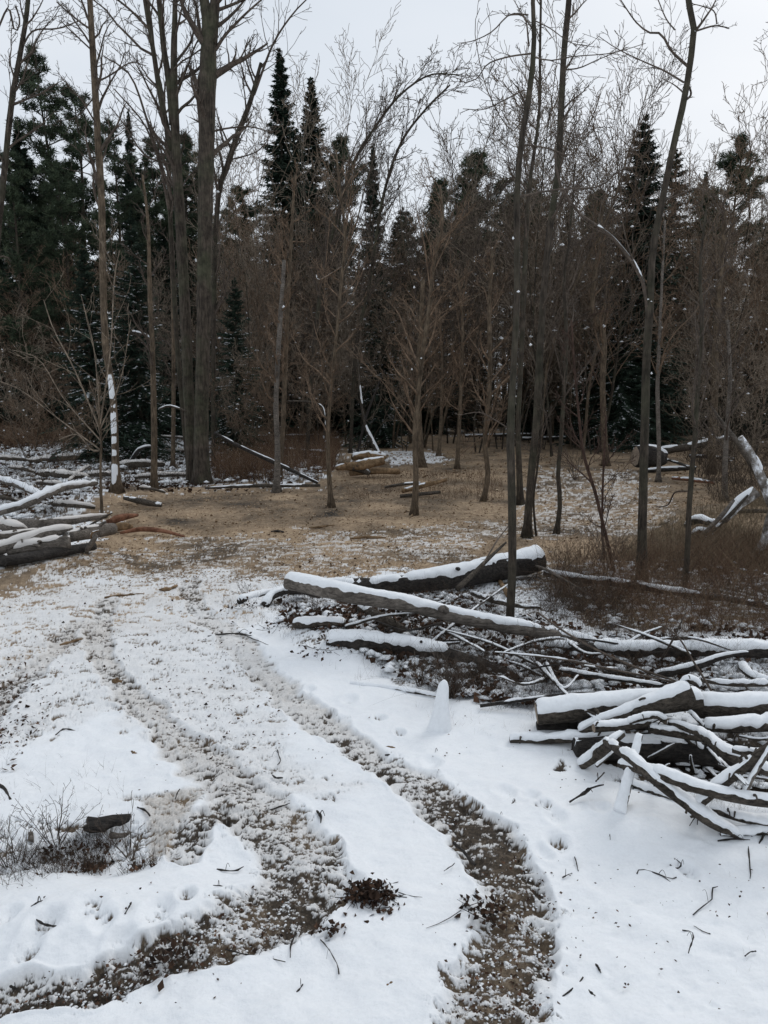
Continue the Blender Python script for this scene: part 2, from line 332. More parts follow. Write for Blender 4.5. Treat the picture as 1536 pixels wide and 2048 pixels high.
# footprints beside the track
rng = np.random.default_rng(4)
for fx, fy in [(865, 1530), (1010, 1590), (1060, 1600), (1110, 1650), (1115, 1700), (90, 1895), (20, 1868), (185, 1865), (320, 1865), (375, 1830), (60, 1935), (245, 1930), (210, 1890), (1375, 1750), (1090, 1720), (760, 1440), (700, 1400), (620, 1385), (930, 1620), (1200, 1640), (1085, 1625), (575, 1395), (660, 1430), (800, 1470)]:
    p = flat(fx, fy); s2 = rng.uniform(.028, .05); ax = (x-p[0])/s2; ay = (y-p[1])/(s2*1.3)
    r2 = ax*ax+ay*ay; hgt -= .024*np.exp(-r2**1.5)-.007*np.exp(-(np.sqrt(r2)-1.6)**2*4); cov += .22*np.exp(-r2*1.5)*rng.random()
for _ in range(46):
    px0 = rng.uniform(900, 1500); py0 = np.interp(px0, [900, 1150, 1500], [1640, 1850, 1850])+rng.uniform(-110, 190)
    p = flat(px0, py0); s2 = rng.uniform(.012, .04); ax = (x-p[0])/s2; ay = (y-p[1])/(s2*rng.uniform(.7, 1.6)); hgt -= .010*rng.uniform(.4, 1)*np.exp(-(ax*ax+ay*ay))
# coverage of the snow by bare soil / litter
fn = fbm(x*8, y*15, 101, 6, .62); fc = fbm(x*55, y*55, 111, 3, .7); far_ = sst(6, 14, dist)
ft = fbm(x*40, y*58, 121, 4, .75); fi = inside*.8
fn = (fn*.58+fc*.42*(1-.5*far_)+.21*far_*vnoise(x*12, y*12, 7))*(1-fi)+(fn*.2+ft*.8)*fi
lo, hi = .33, .67
thr = hi-(hi-lo)*np.clip(cov, 0, 1); thr = thr*(1-fi)+(.605-.22*np.clip(cov, 0, 1))*fi
bare = sst(thr-.035, thr+.035, fn); depth = sst(thr+.05, thr-.13, fn); bare = np.where(cov < .08, bare*.0, bare); bare = np.where(cov > .97, 1, bare); depth = np.where(cov < .08, 1, depth)*sst(1, .8, cov)
edge = np.clip(cov, 0, 1)
# relief: fluffy lumps on snow, crumbs in the tracks, litter elsewhere
lump = (fbm(x*3.2, y*3.2, 61, 3)-.5)*.06*(dist < 30) + (fbm(x*10, y*16, 62, 3)-.5)*.016
crumb = (fbm(x*22, y*22, 63, 3, .5)-.5)*.013
crumb += np.maximum(0, fbm(x*38, y*38, 64, 2)-.55)*.018
nearf = sst(14, 4, dist)
z = z + hgt*sst(16, 8, dist) + lump + crumb*rough*(.25+.75*nearf) + depth*(.0085+.005*(1-inside))*(.35+.65*nearf)
rim = sst(.6, 2.0, dist); z = z*rim
z = np.where(dist > 150, np.minimum(z, 0), z)
mb = MB(); nr, na = shape
idx = np.arange(nr*na).reshape(nr, na); nx_ = np.roll(idx, -1, axis=1)
quads = np.stack([idx[:-1], idx[1:], nx_[1:], nx_[:-1]], -1).reshape(-1, 4)
quads = quads[:, ::-1]
mb.add(np.stack([x, y, z], 1), q=quads[:, ::-1])
cz = len(x)
gm, t, b = nt('ground_snow_and_litter'); L = t.links.new
at = N(t, 'ShaderNodeVertexColor', layer_name='mask'); sep = N(t, 'ShaderNodeSeparateColor'); L(at.outputs[0], sep.inputs[0])
tc = N(t, 'ShaderNodeTexCoord')
nf = N(t, 'ShaderNodeTexNoise', Scale=70., Detail=6., Roughness=.75); L(tc.outputs['Object'], nf.inputs['Vector'])
ng = N(t, 'ShaderNodeTexNoise', Scale=9., Detail=8., Roughness=.75); L(tc.outputs['Object'], ng.inputs['Vector'])
av = N(t, 'ShaderNodeMath', operation='ADD'); L(nf.outputs[0], av.inputs[0]); L(ng.outputs[0], av.inputs[1]); hf = N(t, 'ShaderNodeMath', operation='MULTIPLY'); L(av.outputs[0], hf.inputs[0]); hf.inputs[1].default_value = .5
mud = ramp(t, hf.outputs[0], [(.36, (.008, .007, .006)), (.5, (.032, .025, .019)), (.62, (.11, .085, .062))])
chp = ramp(t, hf.outputs[0], [(.34, (.10, .066, .040)), (.46, (.275, .192, .120)), (.55, (.42, .31, .20)), (.68, (.60, .48, .35))])
ms = N(t, 'ShaderNodeMix', data_type='RGBA'); L(sep.outputs[1], ms.inputs[0]); L(mud, ms.inputs[6]); L(chp, ms.inputs[7])
snA = ramp(t, hf.outputs[0], [(.3, (.74, .76, .785)), (.55, (.83, .85, .87))])
snB = ramp(t, hf.outputs[0], [(.36, (.36, .325, .29)), (.5, (.55, .52, .485)), (.62, (.70, .68, .655))])
mn = N(t, 'ShaderNodeMix', data_type='RGBA'); L(sep.outputs[2], mn.inputs[0]); L(snA, mn.inputs[6]); L(snB, mn.inputs[7])
mf = N(t, 'ShaderNodeMix', data_type='RGBA'); L(sep.outputs[0], mf.inputs[0]); L(mn.outputs[2], mf.inputs[6]); L(ms.outputs[2], mf.inputs[7])
L(mf.outputs[2], b.inputs['Base Color']); b.inputs['Roughness'].default_value = .85
bp = N(t, 'ShaderNodeBump', Strength=.7, Distance=.012); L(hf.outputs[0], bp.inputs['Height']); L(bp.outputs[0], b.inputs['Normal'])
g = mb.build('ground', gm, smooth=True); tag(g, 'snowy clearing floor with wheel tracks, wood chips and leaf litter', None, kind='structure')
ca = g.data.color_attributes.new('mask', 'FLOAT_COLOR', 'POINT')
dd_ = np.clip(dirt*(.55+.9*fbm(x*1.5, y*1.5, 201, 4)), 0, 1)
tn = np.clip(tanm+(fbm(x*1.1, y*1.1, 202, 5, .6)-.5)*1.9*(tanm > .3), 0, 1)
ca.data.foreach_set('color', np.stack([bare, tn, dd_, np.ones(cz)], 1).astype(np.float32).ravel())
# ------------------------------------------------------------------ traced trees
def taper(ws, n):
    ws = np.asarray(ws, float); return np.interp(np.linspace(0, 1, n), np.linspace(0, 1, len(ws)), ws)
def solid(mb, path, R, k, rngs, lump=.08, flare=0., capend=True):
    """bark-rough round solid along a path"""
    n = len(path); T = np.gradient(path, axis=0); T /= np.linalg.norm(T, axis=1, keepdims=True)+1e-9
    ref = np.zeros(3); ref[np.abs(path[-1]-path[0]).argmin()] = 1
    U = np.cross(ref, T); U /= np.linalg.norm(U, axis=1, keepdims=True)+1e-9; V = np.cross(T, U)
    an = np.arange(k)*2*pi/k; s = np.concatenate([[0], np.cumsum(np.linalg.norm(np.diff(path, axis=0), axis=1))])
    nzz = np.stack([fbm(np.cos(a)*2+s*3.1/(1), np.sin(a)*2+s*1.3+rngs, int(rngs) % 997, 3) for a in an], 1)
    rr = R[:, None]*(1+lump*4*(nzz-.5))
    if flare:
        fl = np.exp(-s/(.9*R[0]*2))[:, None]; rr = rr*(1+flare*fl*(.6+.5*np.cos(an*4+rngs)[None]))
    ring = path[:, None]+rr[:, :, None]*(U[:, None]*np.cos(an)[None, :, None]+V[:, None]*np.sin(an)[None, :, None])
    v = ring.reshape(-1, 3); idx = np.arange(n*k).reshape(n, k); nx = np.roll(idx, -1, axis=1)
    q = np.stack([idx[:-1], nx[:-1], nx[1:], idx[1:]], -1).reshape(-1, 4)
    v = np.vstack([v, path[0]+0*T[0], path[-1]]); c0, c1 = n*k, n*k+1
    t_ = [(c0, idx[0, (j+1) % k], idx[0, j]) for j in range(k)]+[(c1, idx[-1, j], idx[-1, (j+1) % k]) for j in range(k)]
    mb.add(v, q=q, t=t_)
    return T, U, V, ring
def snowcap(mb, path, R, seed, th=.03, wide=1.0, gaps=.0, k=9, end=True):
    """snow lying along the upper side of a round stem"""
    n = len(path); T = np.gradient(path, axis=0); T /= np.linalg.norm(T, axis=1, keepdims=True)+1e-9
    Z = np.array([0, 0, 1.]); Sx = np.cross(T, Z); Sx /= np.linalg.norm(Sx, axis=1, keepdims=True)+1e-9; Un = np.cross(Sx, T)
    s = np.concatenate([[0], np.cumsum(np.linalg.norm(np.diff(path, axis=0), axis=1))])
    q_ = .05/np.clip(R.mean(), .015, .2); wl = wide*(.30+1.35*fbm(s*7*q_+seed, s*0+1.5, 3, 5, .65)); wr = wide*(.30+1.35*fbm(s*7*q_+seed, s*0+7.5, 9, 5, .65))
    th_ = th*(.15+1.2*fbm(s*5+seed, s*0+3.3, 13, 4))
    if gaps: g_ = sst(gaps-.05, gaps+.06, fbm(s*2.6+seed*1.7, s*0+.4, 17, 4)); th_ = th_*g_-(1-g_)*.3*R; wl = wl*(.3+.7*g_); wr = wr*(.3+.7*g_)
    if end: e = np.minimum(1, np.minimum(np.arange(n), np.arange(n)[::-1])/1.6+.05); th_ = th_*np.sqrt(e)
    u = np.linspace(-1, 1, k); prof = np.sqrt(np.clip(1-np.abs(u)**2.6, 0, 1))
    ang_ = np.where(u[None] < 0, u[None]*wl[:, None], u[None]*wr[:, None])
    jit = 1+.9*(fbm(s[:, None]*16*q_+u[None]*2+seed, s[:, None]*0+u[None]*3, 23, 4, .6)-.5)
    rr = R[:, None]*.97+th_[:, None]*prof[None]*jit
    pt = path[:, None]+rr[:, :, None]*(Sx[:, None]*np.sin(ang_)[:, :, None]+Un[:, None]*np.cos(ang_)[:, :, None])
    idx = np.arange(n*k).reshape(n, k)
    q = np.stack([idx[:-1, :-1], idx[:-1, 1:], idx[1:, 1:], idx[1:, :-1]], -1).reshape(-1, 4)
    v = np.vstack([pt.reshape(-1, 3), path[0], path[-1]]); c0, c1 = n*k, n*k+1
    t_ = [(c0, idx[0, j+1], idx[0, j]) for j in range(k-1)]+[(c1, idx[-1, j], idx[-1, j+1]) for j in range(k-1)]
    mb.add(v, q=q, t=t_)
def blobs(mb, pts, sizes, rng, flat_=.55):
    """small lumps of snow"""
    pts = np.asarray(pts); m = len(pts)
    if not m: return
    base = [(0, 0, 1)]+[(cos(a), sin(a), .25) for a in np.arange(5)*2*pi/5]+[(0, 0, -.3)]
    base = np.array(base, float); base = base[None]*(1+.35*rng.normal(0, .6, (m, 7, 1)).clip(-1, 1))
    sz = np.asarray(sizes)
    if sz.ndim == 1: sz = np.stack([sz, sz, sz*flat_], 1)
    a = rng.random(m)*6.28; ca, sa = np.cos(a)[:, None], np.sin(a)[:, None]
    b = base*sz[:, None]; bx = b[..., 0]*ca-b[..., 1]*sa; by = b[..., 0]*sa+b[..., 1]*ca
    v = np.stack([bx, by, b[..., 2]], -1)+pts[:, None]
    f = [(0, 1+j, 1+(j+1) % 5) for j in range(5)]+[(6, 1+(j+1) % 5, 1+j) for j in range(5)]
    t_ = (np.arange(m)*7)[:, None, None]+np.array(f)[None]
    mb.add(v.reshape(-1, 3), t=t_.reshape(-1, 3))
def slump(pts, n): return smooth_path(pts, n)
SEED = [100]
def tree(label, pts, ws, n=14, L=2.2, t0=.45, mat='trunk', twig='twig', Y=None, branches=(), sub=1., snow=(), group=None, up=.07, flare=.85, name='bare_tree', cat='tree', parent=None, ext=True, last=3, ang=.8, forks=()):
    SEED[0] += 1; rng = np.random.default_rng(SEED[0])
    b0 = P(*pts[0]); Y = Y or b0[1]
    base = np.array([b0[0]+(0 if abs(b0[1]-Y) < .01 else D(pts[0][0], pts[0][1], Y)[0]-b0[0]), Y, macro(b0[0], Y)-.05])
    p3 = [base]+[D(a, b, Y+0*rng.normal(0, .05)) for a, b in pts[1:]]
    w = [q*Y/F for q in np.interp(np.linspace(0, 1, len(pts)), np.linspace(0, 1, len(ws)), ws)]
    if ext and pts[-1][1] <= 12:
        d = p3[-1]-p3[-2]; d /= np.linalg.norm(d); d = d*.7+np.array([0, 0, .5]); ex = max(1.5, Y*.16)
        p3 += [p3[-1]+d*ex*.5, p3[-1]+d*ex+np.array([.1*ex, 0, 0])]; w += [w[-1]*.75, w[-1]*.4]
    nn = max(24, int(np.linalg.norm(p3[-1]-p3[0])*4)); arr = np.array([[*q, r/2] for q, r in zip(p3, w)])
    sp = smooth_path(arr, nn); path, R = sp[:, :3], np.maximum(sp[:, 3], .003)
    root = empty(name, base, label, cat, group)
    mt = MB(); solid(mt, path, R, 12 if R[0] > .05 else 8, SEED[0]*1.37, lump=.06, flare=flare)
    stems = [(path, R)]
    for bp_, bw in forks:
        q = np.array([[*D(a, c, Y), 0] for a, c in bp_]); q[:, 3] = np.interp(np.linspace(0, 1, len(q)), np.linspace(0, 1, len(bw)), bw)*Y/F/2
        if bp_[-1][1] <= 12:
            d = q[-1]-q[-2]; d[3] = 0; d /= np.linalg.norm(d); q = np.vstack([q, q[-1]+d*Y*.12*np.array([1, 1, 1, 0])-np.array([0, 0, 0, q[-1, 3]*.6])])
        s2 = smooth_path(q, 30); solid(mt, s2[:, :3], np.maximum(s2[:, 3], .003), 10, SEED[0]*2.1, lump=.06); stems.append((s2[:, :3], np.maximum(s2[:, 3], .003)))
    tr = mt.build('trunk', M[mat], root, smooth=True); tr.matrix_parent_inverse.identity()
    out = {1: [], 2: [], 3: []}; c = dict(CFG); c['up'] = [up, up, up, up]; c['rmin'] = max(.0022, Y*.00028)
    c['ang'] = [ang, .7, .8, .8]; c['cnt'] = [14, max(2, int(7*sub)), max(2, int(4*sub)), 0]
    c['t0'] = [t0, .15, .1, 0]
    for k_, (pa, ra) in enumerate(stems):
        spawn(out, rng, pa, ra, L*2, 0, c, last, cnt=n if k_ == 0 else max(4, n//2), t0=t0 if k_ == 0 else .1)
    brk = []
    for bpts, bw in branches:
        q = np.array([[*D(a, b_, Y+(.25*i*(1 if (i+int(a)) % 2 else -1) if False else 0)), 0] for i, (a, b_) in enumerate(bpts)])
        q[1:, 1] += rng.normal(0, .05, len(q)-1).cumsum()*L*.5
        q[:, 3] = np.interp(np.linspace(0, 1, len(q)), np.linspace(0, 1, len(bw)), bw)*Y/F/2
        s2 = smooth_path(q, 12); out[1].append((s2[:, :3], np.maximum(s2[:, 3], c['rmin']))); brk.append(s2)
        spawn(out, rng, s2[:, :3], np.maximum(s2[:, 3], c['rmin']), np.linalg.norm(s2[-1, :3]-s2[0, :3]), 1, c, last, cnt=int(8*sub), t0=.15)
    if any(out.values()):
        mc = MB()
        for l in out.values(): flush(mc, l)
        mc.build('crown', M[twig], root)
    if snow:
        for s_ in snow:
            ms_ = MB()
            if s_[0] == 'blob':
                for bx, by, r in s_[1]: mq = MB(); blobs(mq, [D(bx, by, Y-.02)], [np.array([r, r, r*1.4])*Y/F], rng); mq.build('snow_lump', M['snow'], root, smooth=True)
                continue
            elif s_[0] == 'trunk':      # snow plastered on one side between two fractions
                i0, i1 = int(s_[1]*nn), int(s_[2]*nn); sub_ = smooth_path(np.hstack([path[i0:i1+2], R[i0:i1+2, None]]), 40)
                snowcap_side(ms_, sub_[:, :3], sub_[:, 3], SEED[0])
            elif s_[0] == 'branch':
                s2 = brk[s_[1]]; s3 = smooth_path(s2[int(s_[2]*11):int(s_[3]*11)+1], 40); snowcap(ms_, s3[:, :3], s3[:, 3], SEED[0], th=s_[4]*Y/F, wide=1.5, gaps=.47)
            ms_.build('snow', M['snow'], root, smooth=True)
    # children were built in world space: bring them under the root at its base
    for ch in list(C.objects):
        if ch.parent == root:
            me = ch.data; n_ = len(me.vertices); a_ = np.empty(n_*3, np.float32); me.vertices.foreach_get('co', a_)
            a_ = a_.reshape(-1, 3)-base.astype(np.float32); me.vertices.foreach_set('co', a_.ravel()); me.update()
    return root
def snowcap_side(mb, path, R, seed):
    n = len(path); k = 9; u = np.linspace(-1, 1, k); s = np.linspace(0, 1, n)*3
    a = -pi/2+u[None]*(.9+.5*(fbm(s*3+seed, s*0, 5, 3)-.5)[:, None]); th = R*.28*np.clip(4*(fbm(s*6+seed, s*0+2, 6, 4)-.42), -.7, 1)
    rr = R[:, None]*.95+th[:, None]*np.sqrt(1-np.abs(u)**2.5)[None]
    pt = np.stack([path[:, 0][:, None]+rr*np.cos(a), path[:, 1][:, None]+rr*np.sin(a), path[:, 2][:, None]+0*a], -1)
    idx = np.arange(n*k).reshape(n, k); mb.add(pt.reshape(-1, 3), q=np.stack([idx[:-1, :-1], idx[:-1, 1:], idx[1:, 1:], idx[1:, :-1]], -1).reshape(-1, 4))

# the two big trunks standing together
tree('thickest straight grey-brown trunk, right one of the big pair rising out of the frame', [(404, 968), (403, 850), (408, 600), (413, 300), (416, 150), (417, 45), (408, 0)], [33, 28, 28, 30, 32, 24, 17], n=16, L=2.4, t0=.5, mat='trunk_big', flare=.55, sub=1.2,
     forks=[([(424, 90), (427, 45), (430, 0)], [20, 19, 17])],
     branches=[([(431, 100), (450, 65), (490, 30), (530, -5)], [7, 3]), ([(436, 20), (465, 8), (500, -4)], [7, 4]), ([(400, 250), (395, 190), (398, 150)], [5, 3]), ([(428, 262), (460, 255), (500, 250), (545, 262)], [4, 2])], snow=[('blob', [(436, 385, 3.5), (426, 430, 3.5), (421, 460, 2.5)])])
tree('slimmer grey trunk on the left of the thickest trunk, forked near its top', [(386, 966), (380, 850), (370, 620), (361, 450), (352, 300), (349, 210), (348, 110), (350, 0)], [25, 21, 21, 20, 18, 15, 12, 9], n=20, L=2.4, t0=.45, mat='trunk_big', flare=.4, sub=1.2,
     forks=[([(345, 250), (337, 160), (328, 100), (322, 40), (318, 0)], [12, 11, 9]), ([(344, 300), (322, 200), (308, 110), (300, 60), (290, 0)], [11, 9, 8])],
     branches=[([(345, 400), (300, 260), (260, 150), (205, 110)], [6, 2]), ([(338, 420), (320, 330), (290, 250), (230, 180)], [6, 2]), ([(300, 60), (260, 20), (220, -10)], [5, 3]), ([(345, 330), (290, 310), (250, 250), (222, 215)], [4, 1.5])])
tree('dark thin trunk just behind the leaning trunk of the big pair, its top leaning left', [(379, 958), (360, 760), (349, 600), (340, 420), (336, 300), (326, 200), (310, 120), (300, 30), (288, -20)], [10, 9, 8, 6, 5], n=20, L=2.2, t0=.4, Y=19.8)
tree('slender tree with snow plastered on its lower trunk, left of the big trunk pair', [(233, 985), (231, 930), (229, 850), (224, 775), (212, 700), (207, 600), (203, 400), (195, 270), (190, 170), (183, 60), (180, 0)], [20, 15, 14, 13, 13, 13, 13, 12, 12, 11, 10], n=20, L=1.9, t0=.45, mat='trunk_tan',
     snow=[('trunk', .0, .19)], branches=[([(191, 165), (220, 150), (260, 125), (290, 128)], [4, 1.5]), ([(186, 62), (155, 40), (110, 0)], [4, 2]), ([(183, 100), (140, 60), (120, 40)], [3, 1.5]), ([(192, 190), (150, 230), (110, 240)], [3, 1])])
tree('thin brown trunk in the snowy deadfall between the snow-plastered tree and the big pair', [(308, 980), (308, 850), (305, 700), (300, 600), (296, 450), (285, 350)], [14, 12, 10, 9, 6, 4], n=16, L=1.2, t0=.35, mat='trunk_tan', branches=[([(303, 680), (285, 668), (262, 662)], [4, 2])], snow=[('branch', 0, .1, 1, 2.5), ('blob', [(300, 640, 2.5), (304, 706, 3)])], up=.09)
tree('thin shaded trunk left of and behind the big trunk pair', [(346, 945), (347, 800), (346, 600), (340, 480)], [9, 8, 7, 5], n=12, L=1.2, t0=.35, mat='trunk_tan', Y=22)
tree('multi-stemmed sapling with long grey twigs fanning left over the log pile', [(204, 1030), (201, 950), (202, 880), (198, 830), (200, 770)], [7, 5, 5, 4, 3], n=12, L=1.0, t0=.5, twig='twig_grey', mat='trunk_tan', Y=None, sub=.7, flare=.2, name='sapling', cat='sapling',
     branches=[([(200, 860), (150, 740), (110, 660), (90, 600)], [3.5, 1.5]), ([(200, 880), (130, 800), (80, 720), (25, 700)], [3, 1]), ([(200, 840), (190, 700), (165, 590)], [3, 1.2]), ([(200, 850), (222, 700), (228, 560), (240, 500)], [3.5, 1.2]), ([(201, 900), (120, 840), (40, 780), (-10, 760)], [3, 1.2]), ([(203, 900), (180, 900), (150, 870), (112, 880)], [4, 2]), ([(200, 860), (240, 760), (262, 640)], [3, 1.2])])
tree('pale grey dead trunk joined by a brown one, just right of the big trunk pair', [(553, 985), (555, 900), (552, 800), (560, 650), (566, 560), (568, 520)], [15, 11, 10, 9, 8, 7], n=12, L=1.0, t0=.4, mat='log_grey', twig='twig_brown', snow=[('blob', [(553, 816, 3), (567, 616, 3.5), (573, 425, 3)])], ext=False)
tree('brown trunk crossing behind the pale dead trunk right of the big pair', [(558, 975), (566, 850), (572, 700), (578, 560), (585, 430), (590, 350)], [12, 9, 8, 6, 4], n=18, L=1.3, t0=.3, mat='trunk_tan', twig='twig_brown', Y=18.5)
tree('slim sapling at the edge of the brown clearing, first with its foot in the open', [(663, 1015), (657, 930), (656, 860), (661, 790), (672, 680), (683, 560), (690, 470), (680, 380), (672, 300)], [11, 8, 7, 6, 6, 5, 3], n=22, L=1.5, t0=.22, mat='trunk_tan', twig='twig_brown', branches=[([(690, 530), (640, 560), (632, 550)], [3, 2]), ([(688, 540), (715, 490), (722, 500)], [3, 2]), ([(690, 470), (700, 400), (705, 330)], [3, 1.5]), ([(682, 640), (650, 600), (660, 420)], [2.5, 1])], snow=[('branch', 0, 0, 1, 2.), ('branch', 1, 0, 1, 2.)])
tree('brown sapling standing at the centre of the clearing edge', [(828, 1030), (832, 960), (830, 880), (834, 810), (846, 700), (858, 620), (868, 520), (885, 450), (880, 370)], [14, 11, 10, 9, 8, 6, 4], n=22, L=1.5, t0=.25, mat='trunk_tan', twig='twig_brown', branches=[([(862, 590), (850, 500), (835, 430)], [4, 1.5]), ([(856, 660), (900, 620), (940, 590)], [3.5, 1.5]), ([(868, 540), (900, 470), (905, 420)], [3.5, 1.2]), ([(830, 850), (780, 780), (740, 740), (690, 690)], [2.5, 1])], snow=[('blob', [(843, 718, 3.5), (828, 576, 3), (824, 740, 2.5), (770, 500, 2)])])
tree('wider-footed trunk right behind the brown sapling at the centre of the clearing edge', [(842, 934), (838, 860), (836, 780), (842, 650), (846, 560)], [18, 12, 11, 8], n=14, L=1.6, t0=.3, mat='trunk_tan', twig='twig_brown', flare=.9)
tree('crooked short-based sapling in the middle of the brown clearing, bending left at its foot', [(966, 1002), (976, 950), (970, 893), (973, 842), (980, 740), (978, 620), (985, 500)], [12, 10, 10, 9, 7, 5], n=20, L=1.4, t0=.2, mat='trunk_tan', twig='twig_brown', branches=[([(975, 870), (950, 885), (920, 912)], [3, 1]), ([(978, 880), (1000, 840), (1010, 790)], [3, 1])])
tree('thin sapling at the back of the clearing behind the crooked one', [(914, 938), (918, 860), (922, 770), (925, 650), (915, 540)], [9, 7, 6, 4], n=18, L=1.6, t0=.25, mat='trunk_tan', twig='twig_brown')
tree('very thin sapling by the small snow patch at the back of the clearing', [(877, 912), (882, 840), (884, 740), (880, 620)], [8, 6, 4], n=16, L=1.8, t0=.25, mat='trunk_tan', twig='twig_brown')
# right hand group
tree('tall slim dark tree nearest the camera, standing behind the long snowy log', [(1018, 1262), (1024, 1150), (1024, 1000), (1021, 870), (1027, 740), (1034, 600), (1034, 400), (1042, 290), (1060, 180), (1068, 90), (1066, 0)], [19, 17, 17, 16, 13, 12, 12, 11, 11, 9, 8], n=4, L=.75, t0=.6, mat='trunk', twig='twig', flare=.25, sub=.8, up=.03, last=3,
     branches=[([(1062, 107), (1015, 115), (975, 128), (955, 155), (928, 165)], [3.5, 1.4]), ([(1057, 30), (1020, 28), (985, 60), (945, 80), (915, 84)], [3.2, 1.2]), ([(1058, 92), (1048, 35), (1010, 30)], [3.5, 1.5]), ([(1048, 180), (1010, 200), (968, 220), (925, 220)], [3, 1.2]), ([(1062, 112), (1100, 120), (1150, 108), (1228, 100), (1300, 75)], [3, 1.2]), ([(1067, 40), (1100, 60), (1140, 90), (1185, 100)], [2.5, 1]), ([(1046, 240), (1020, 260), (975, 175), (950, 60), (960, 15)], [2.4, 1]), ([(1044, 290), (1070, 290), (1105, 297), (1130, 310)], [4, 2]), ([(1033, 395), (1080, 385), (1130, 378), (1200, 372), (1240, 340), (1270, 335)], [4.5, 2]), ([(1022, 860), (990, 840), (960, 825), (930, 828)], [2.5, 1.5])],
     snow=[('blob', [(1036, 585, 4), (1026, 478, 3), (1021, 855, 3.5)])])
tree('sturdy brown tree with thin stem at its side, before the snowy right path', [(1054, 1074), (1058, 1000), (1064, 930), (1073, 840), (1080, 700), (1088, 580), (1098, 470), (1108, 400), (1117, 330), (1122, 225), (1127, 120), (1133, 50), (1138, 0)], [18, 15, 15, 15, 14, 13, 12, 12, 12, 12, 11, 11, 10], n=14, L=1.1, t0=.35, mat='trunk', up=.03,
     branches=[([(1128, 140), (1160, 135), (1200, 115), (1260, 90)], [3, 1.3]), ([(1124, 260), (1160, 270), (1190, 230)], [3, 1])], snow=[('blob', [(1061, 691, 4)])])
tree('thin curved red-brown stem hugging the sturdy brown tree before the right path', [(1073, 1072), (1067, 1000), (1075, 935), (1082, 860), (1088, 760)], [5, 4.5, 4, 3], n=10, L=.8, t0=.4, mat='trunk', Y=None, flare=.1, name='sapling', cat='sapling')
tree('straight trunk rising just behind the nearest slim dark tree', [(1041, 1010), (1038, 930), (1036, 850), (1043, 700), (1050, 520), (1058, 380), (1078, 230), (1080, 100), (1082, 0)], [15, 11, 10, 10, 8, 6, 5, 4], n=22, L=1.1, t0=.35, flare=.6, up=.10)
tree('slightly bent dark sapling right of the sturdy brown tree', [(1112, 1070), (1120, 1010), (1116, 944), (1121, 893), (1127, 795), (1133, 680), (1128, 560), (1140, 470), (1150, 330)], [11, 9, 9, 8, 7, 5, 3], n=20, L=1.1, t0=.35, up=.1)
tree('slanting red-brown stem forming the left arm of a thin V over the path', [(1230, 1142), (1209, 1061), (1190, 983), (1168, 912), (1158, 834), (1149, 737), (1143, 640)], [8, 7, 7, 6, 5, 4, 3], n=12, L=.8, t0=.35, mat='twig_red', twig='twig_red', flare=.1, name='sapling', cat='sapling')
tree('upright red-brown stem forming the right arm of a thin V over the path', [(1211, 1120), (1204, 1060), (1205, 1000), (1207, 932), (1211, 873), (1212, 830)], [6, 5, 4, 3], n=8, L=.7, t0=.2, mat='twig_red', twig='twig_red', flare=.1, name='sapling', cat='sapling', branches=[([(1208, 1060), (1220, 1010), (1225, 990)], [2.5, 1]), ([(1207, 935), (1240, 890), (1262, 870)], [2.5, 1])])
tree('pale brown trunk at the back of the clearing with a snapped, kinked top', [(1212, 932), (1208, 860), (1205, 760), (1208, 680), (1190, 632), (1185, 590), (1200, 480), (1205, 400)], [14, 12, 11, 11, 10, 7, 4], n=14, L=1.5, t0=.4, mat='trunk_tan', twig='twig_brown', snow=[('blob', [(1207, 654, 3.5), (1204, 668, 3)])])
tree('tall dark tree at right whose top sways right then left, beside the dark pointed spruce', [(1284, 1166), (1284, 1080), (1287, 960), (1290, 850), (1293, 720), (1299, 620), (1306, 500), (1325, 400), (1345, 300), (1366, 210), (1380, 130), (1388, 50), (1376, -5)], [24, 19, 17, 17, 16, 15, 13, 12, 12, 12, 11, 11, 10], n=4, L=.8, t0=.55, sub=.8, flare=.4, up=.03, mat='trunk',
     branches=[([(1297, 640), (1283, 560), (1243, 495), (1208, 460), (1168, 435), (1135, 395), (1115, 345), (1113, 290)], [8, 7, 6, 5.5, 5, 4]), ([(1376, 133), (1345, 100), (1325, 65), (1300, 62), (1270, 45), (1240, 0)], [6, 2]), ([(1368, 165), (1330, 140), (1290, 120), (1240, 90), (1200, 60)], [4, 1.2]), ([(1392, 62), (1430, 48), (1452, 48), (1462, 52)], [3.5, 2]), ([(1434, 48), (1430, 20), (1408, 8), (1384, 2)], [3, 1.5]), ([(1366, 205), (1382, 190), (1380, 175), (1372, 168)], [4, 4]), ([(1350, 60), (1330, 40), (1310, -5)], [3, 2]), ([(1330, 400), (1370, 385), (1400, 375), (1440, 390)], [3.5, 1.2])],
     snow=[('branch', 0, .25, .6, 1.8), ('blob', [(1301, 605, 4.5), (1296, 600, 3), (1303, 748, 3.5), (1389, 64, 3)])])
tree('thin grey trunk just right of the swaying tall tree, forking wide at half its height', [(1317, 965), (1318, 900), (1316, 830), (1315, 768), (1319, 680), (1324, 560), (1330, 440)], [9, 8, 8, 7, 5, 4], n=16, L=1.2, t0=.4, mat='log_grey', twig='twig_brown', branches=[([(1316, 760), (1330, 700), (1350, 665), (1392, 620), (1420, 560)], [4, 1.2])])
tree('dark slender tree standing in the dry weeds near the right edge', [(1368, 1188), (1375, 1100), (1378, 1020), (1384, 940), (1390, 870), (1396, 770), (1404, 650), (1400, 540), (1412, 420)], [13, 11, 11, 10, 9, 8, 6, 4], n=18, L=.9, t0=.4, flare=.3)
tree('stout brown trunk under the leaning snowy log at right', [(1423, 948), (1424, 880), (1429, 800), (1430, 700), (1440, 560), (1450, 420)], [17, 15, 13, 11, 8], n=18, L=1.8, t0=.3, mat='trunk_tan')
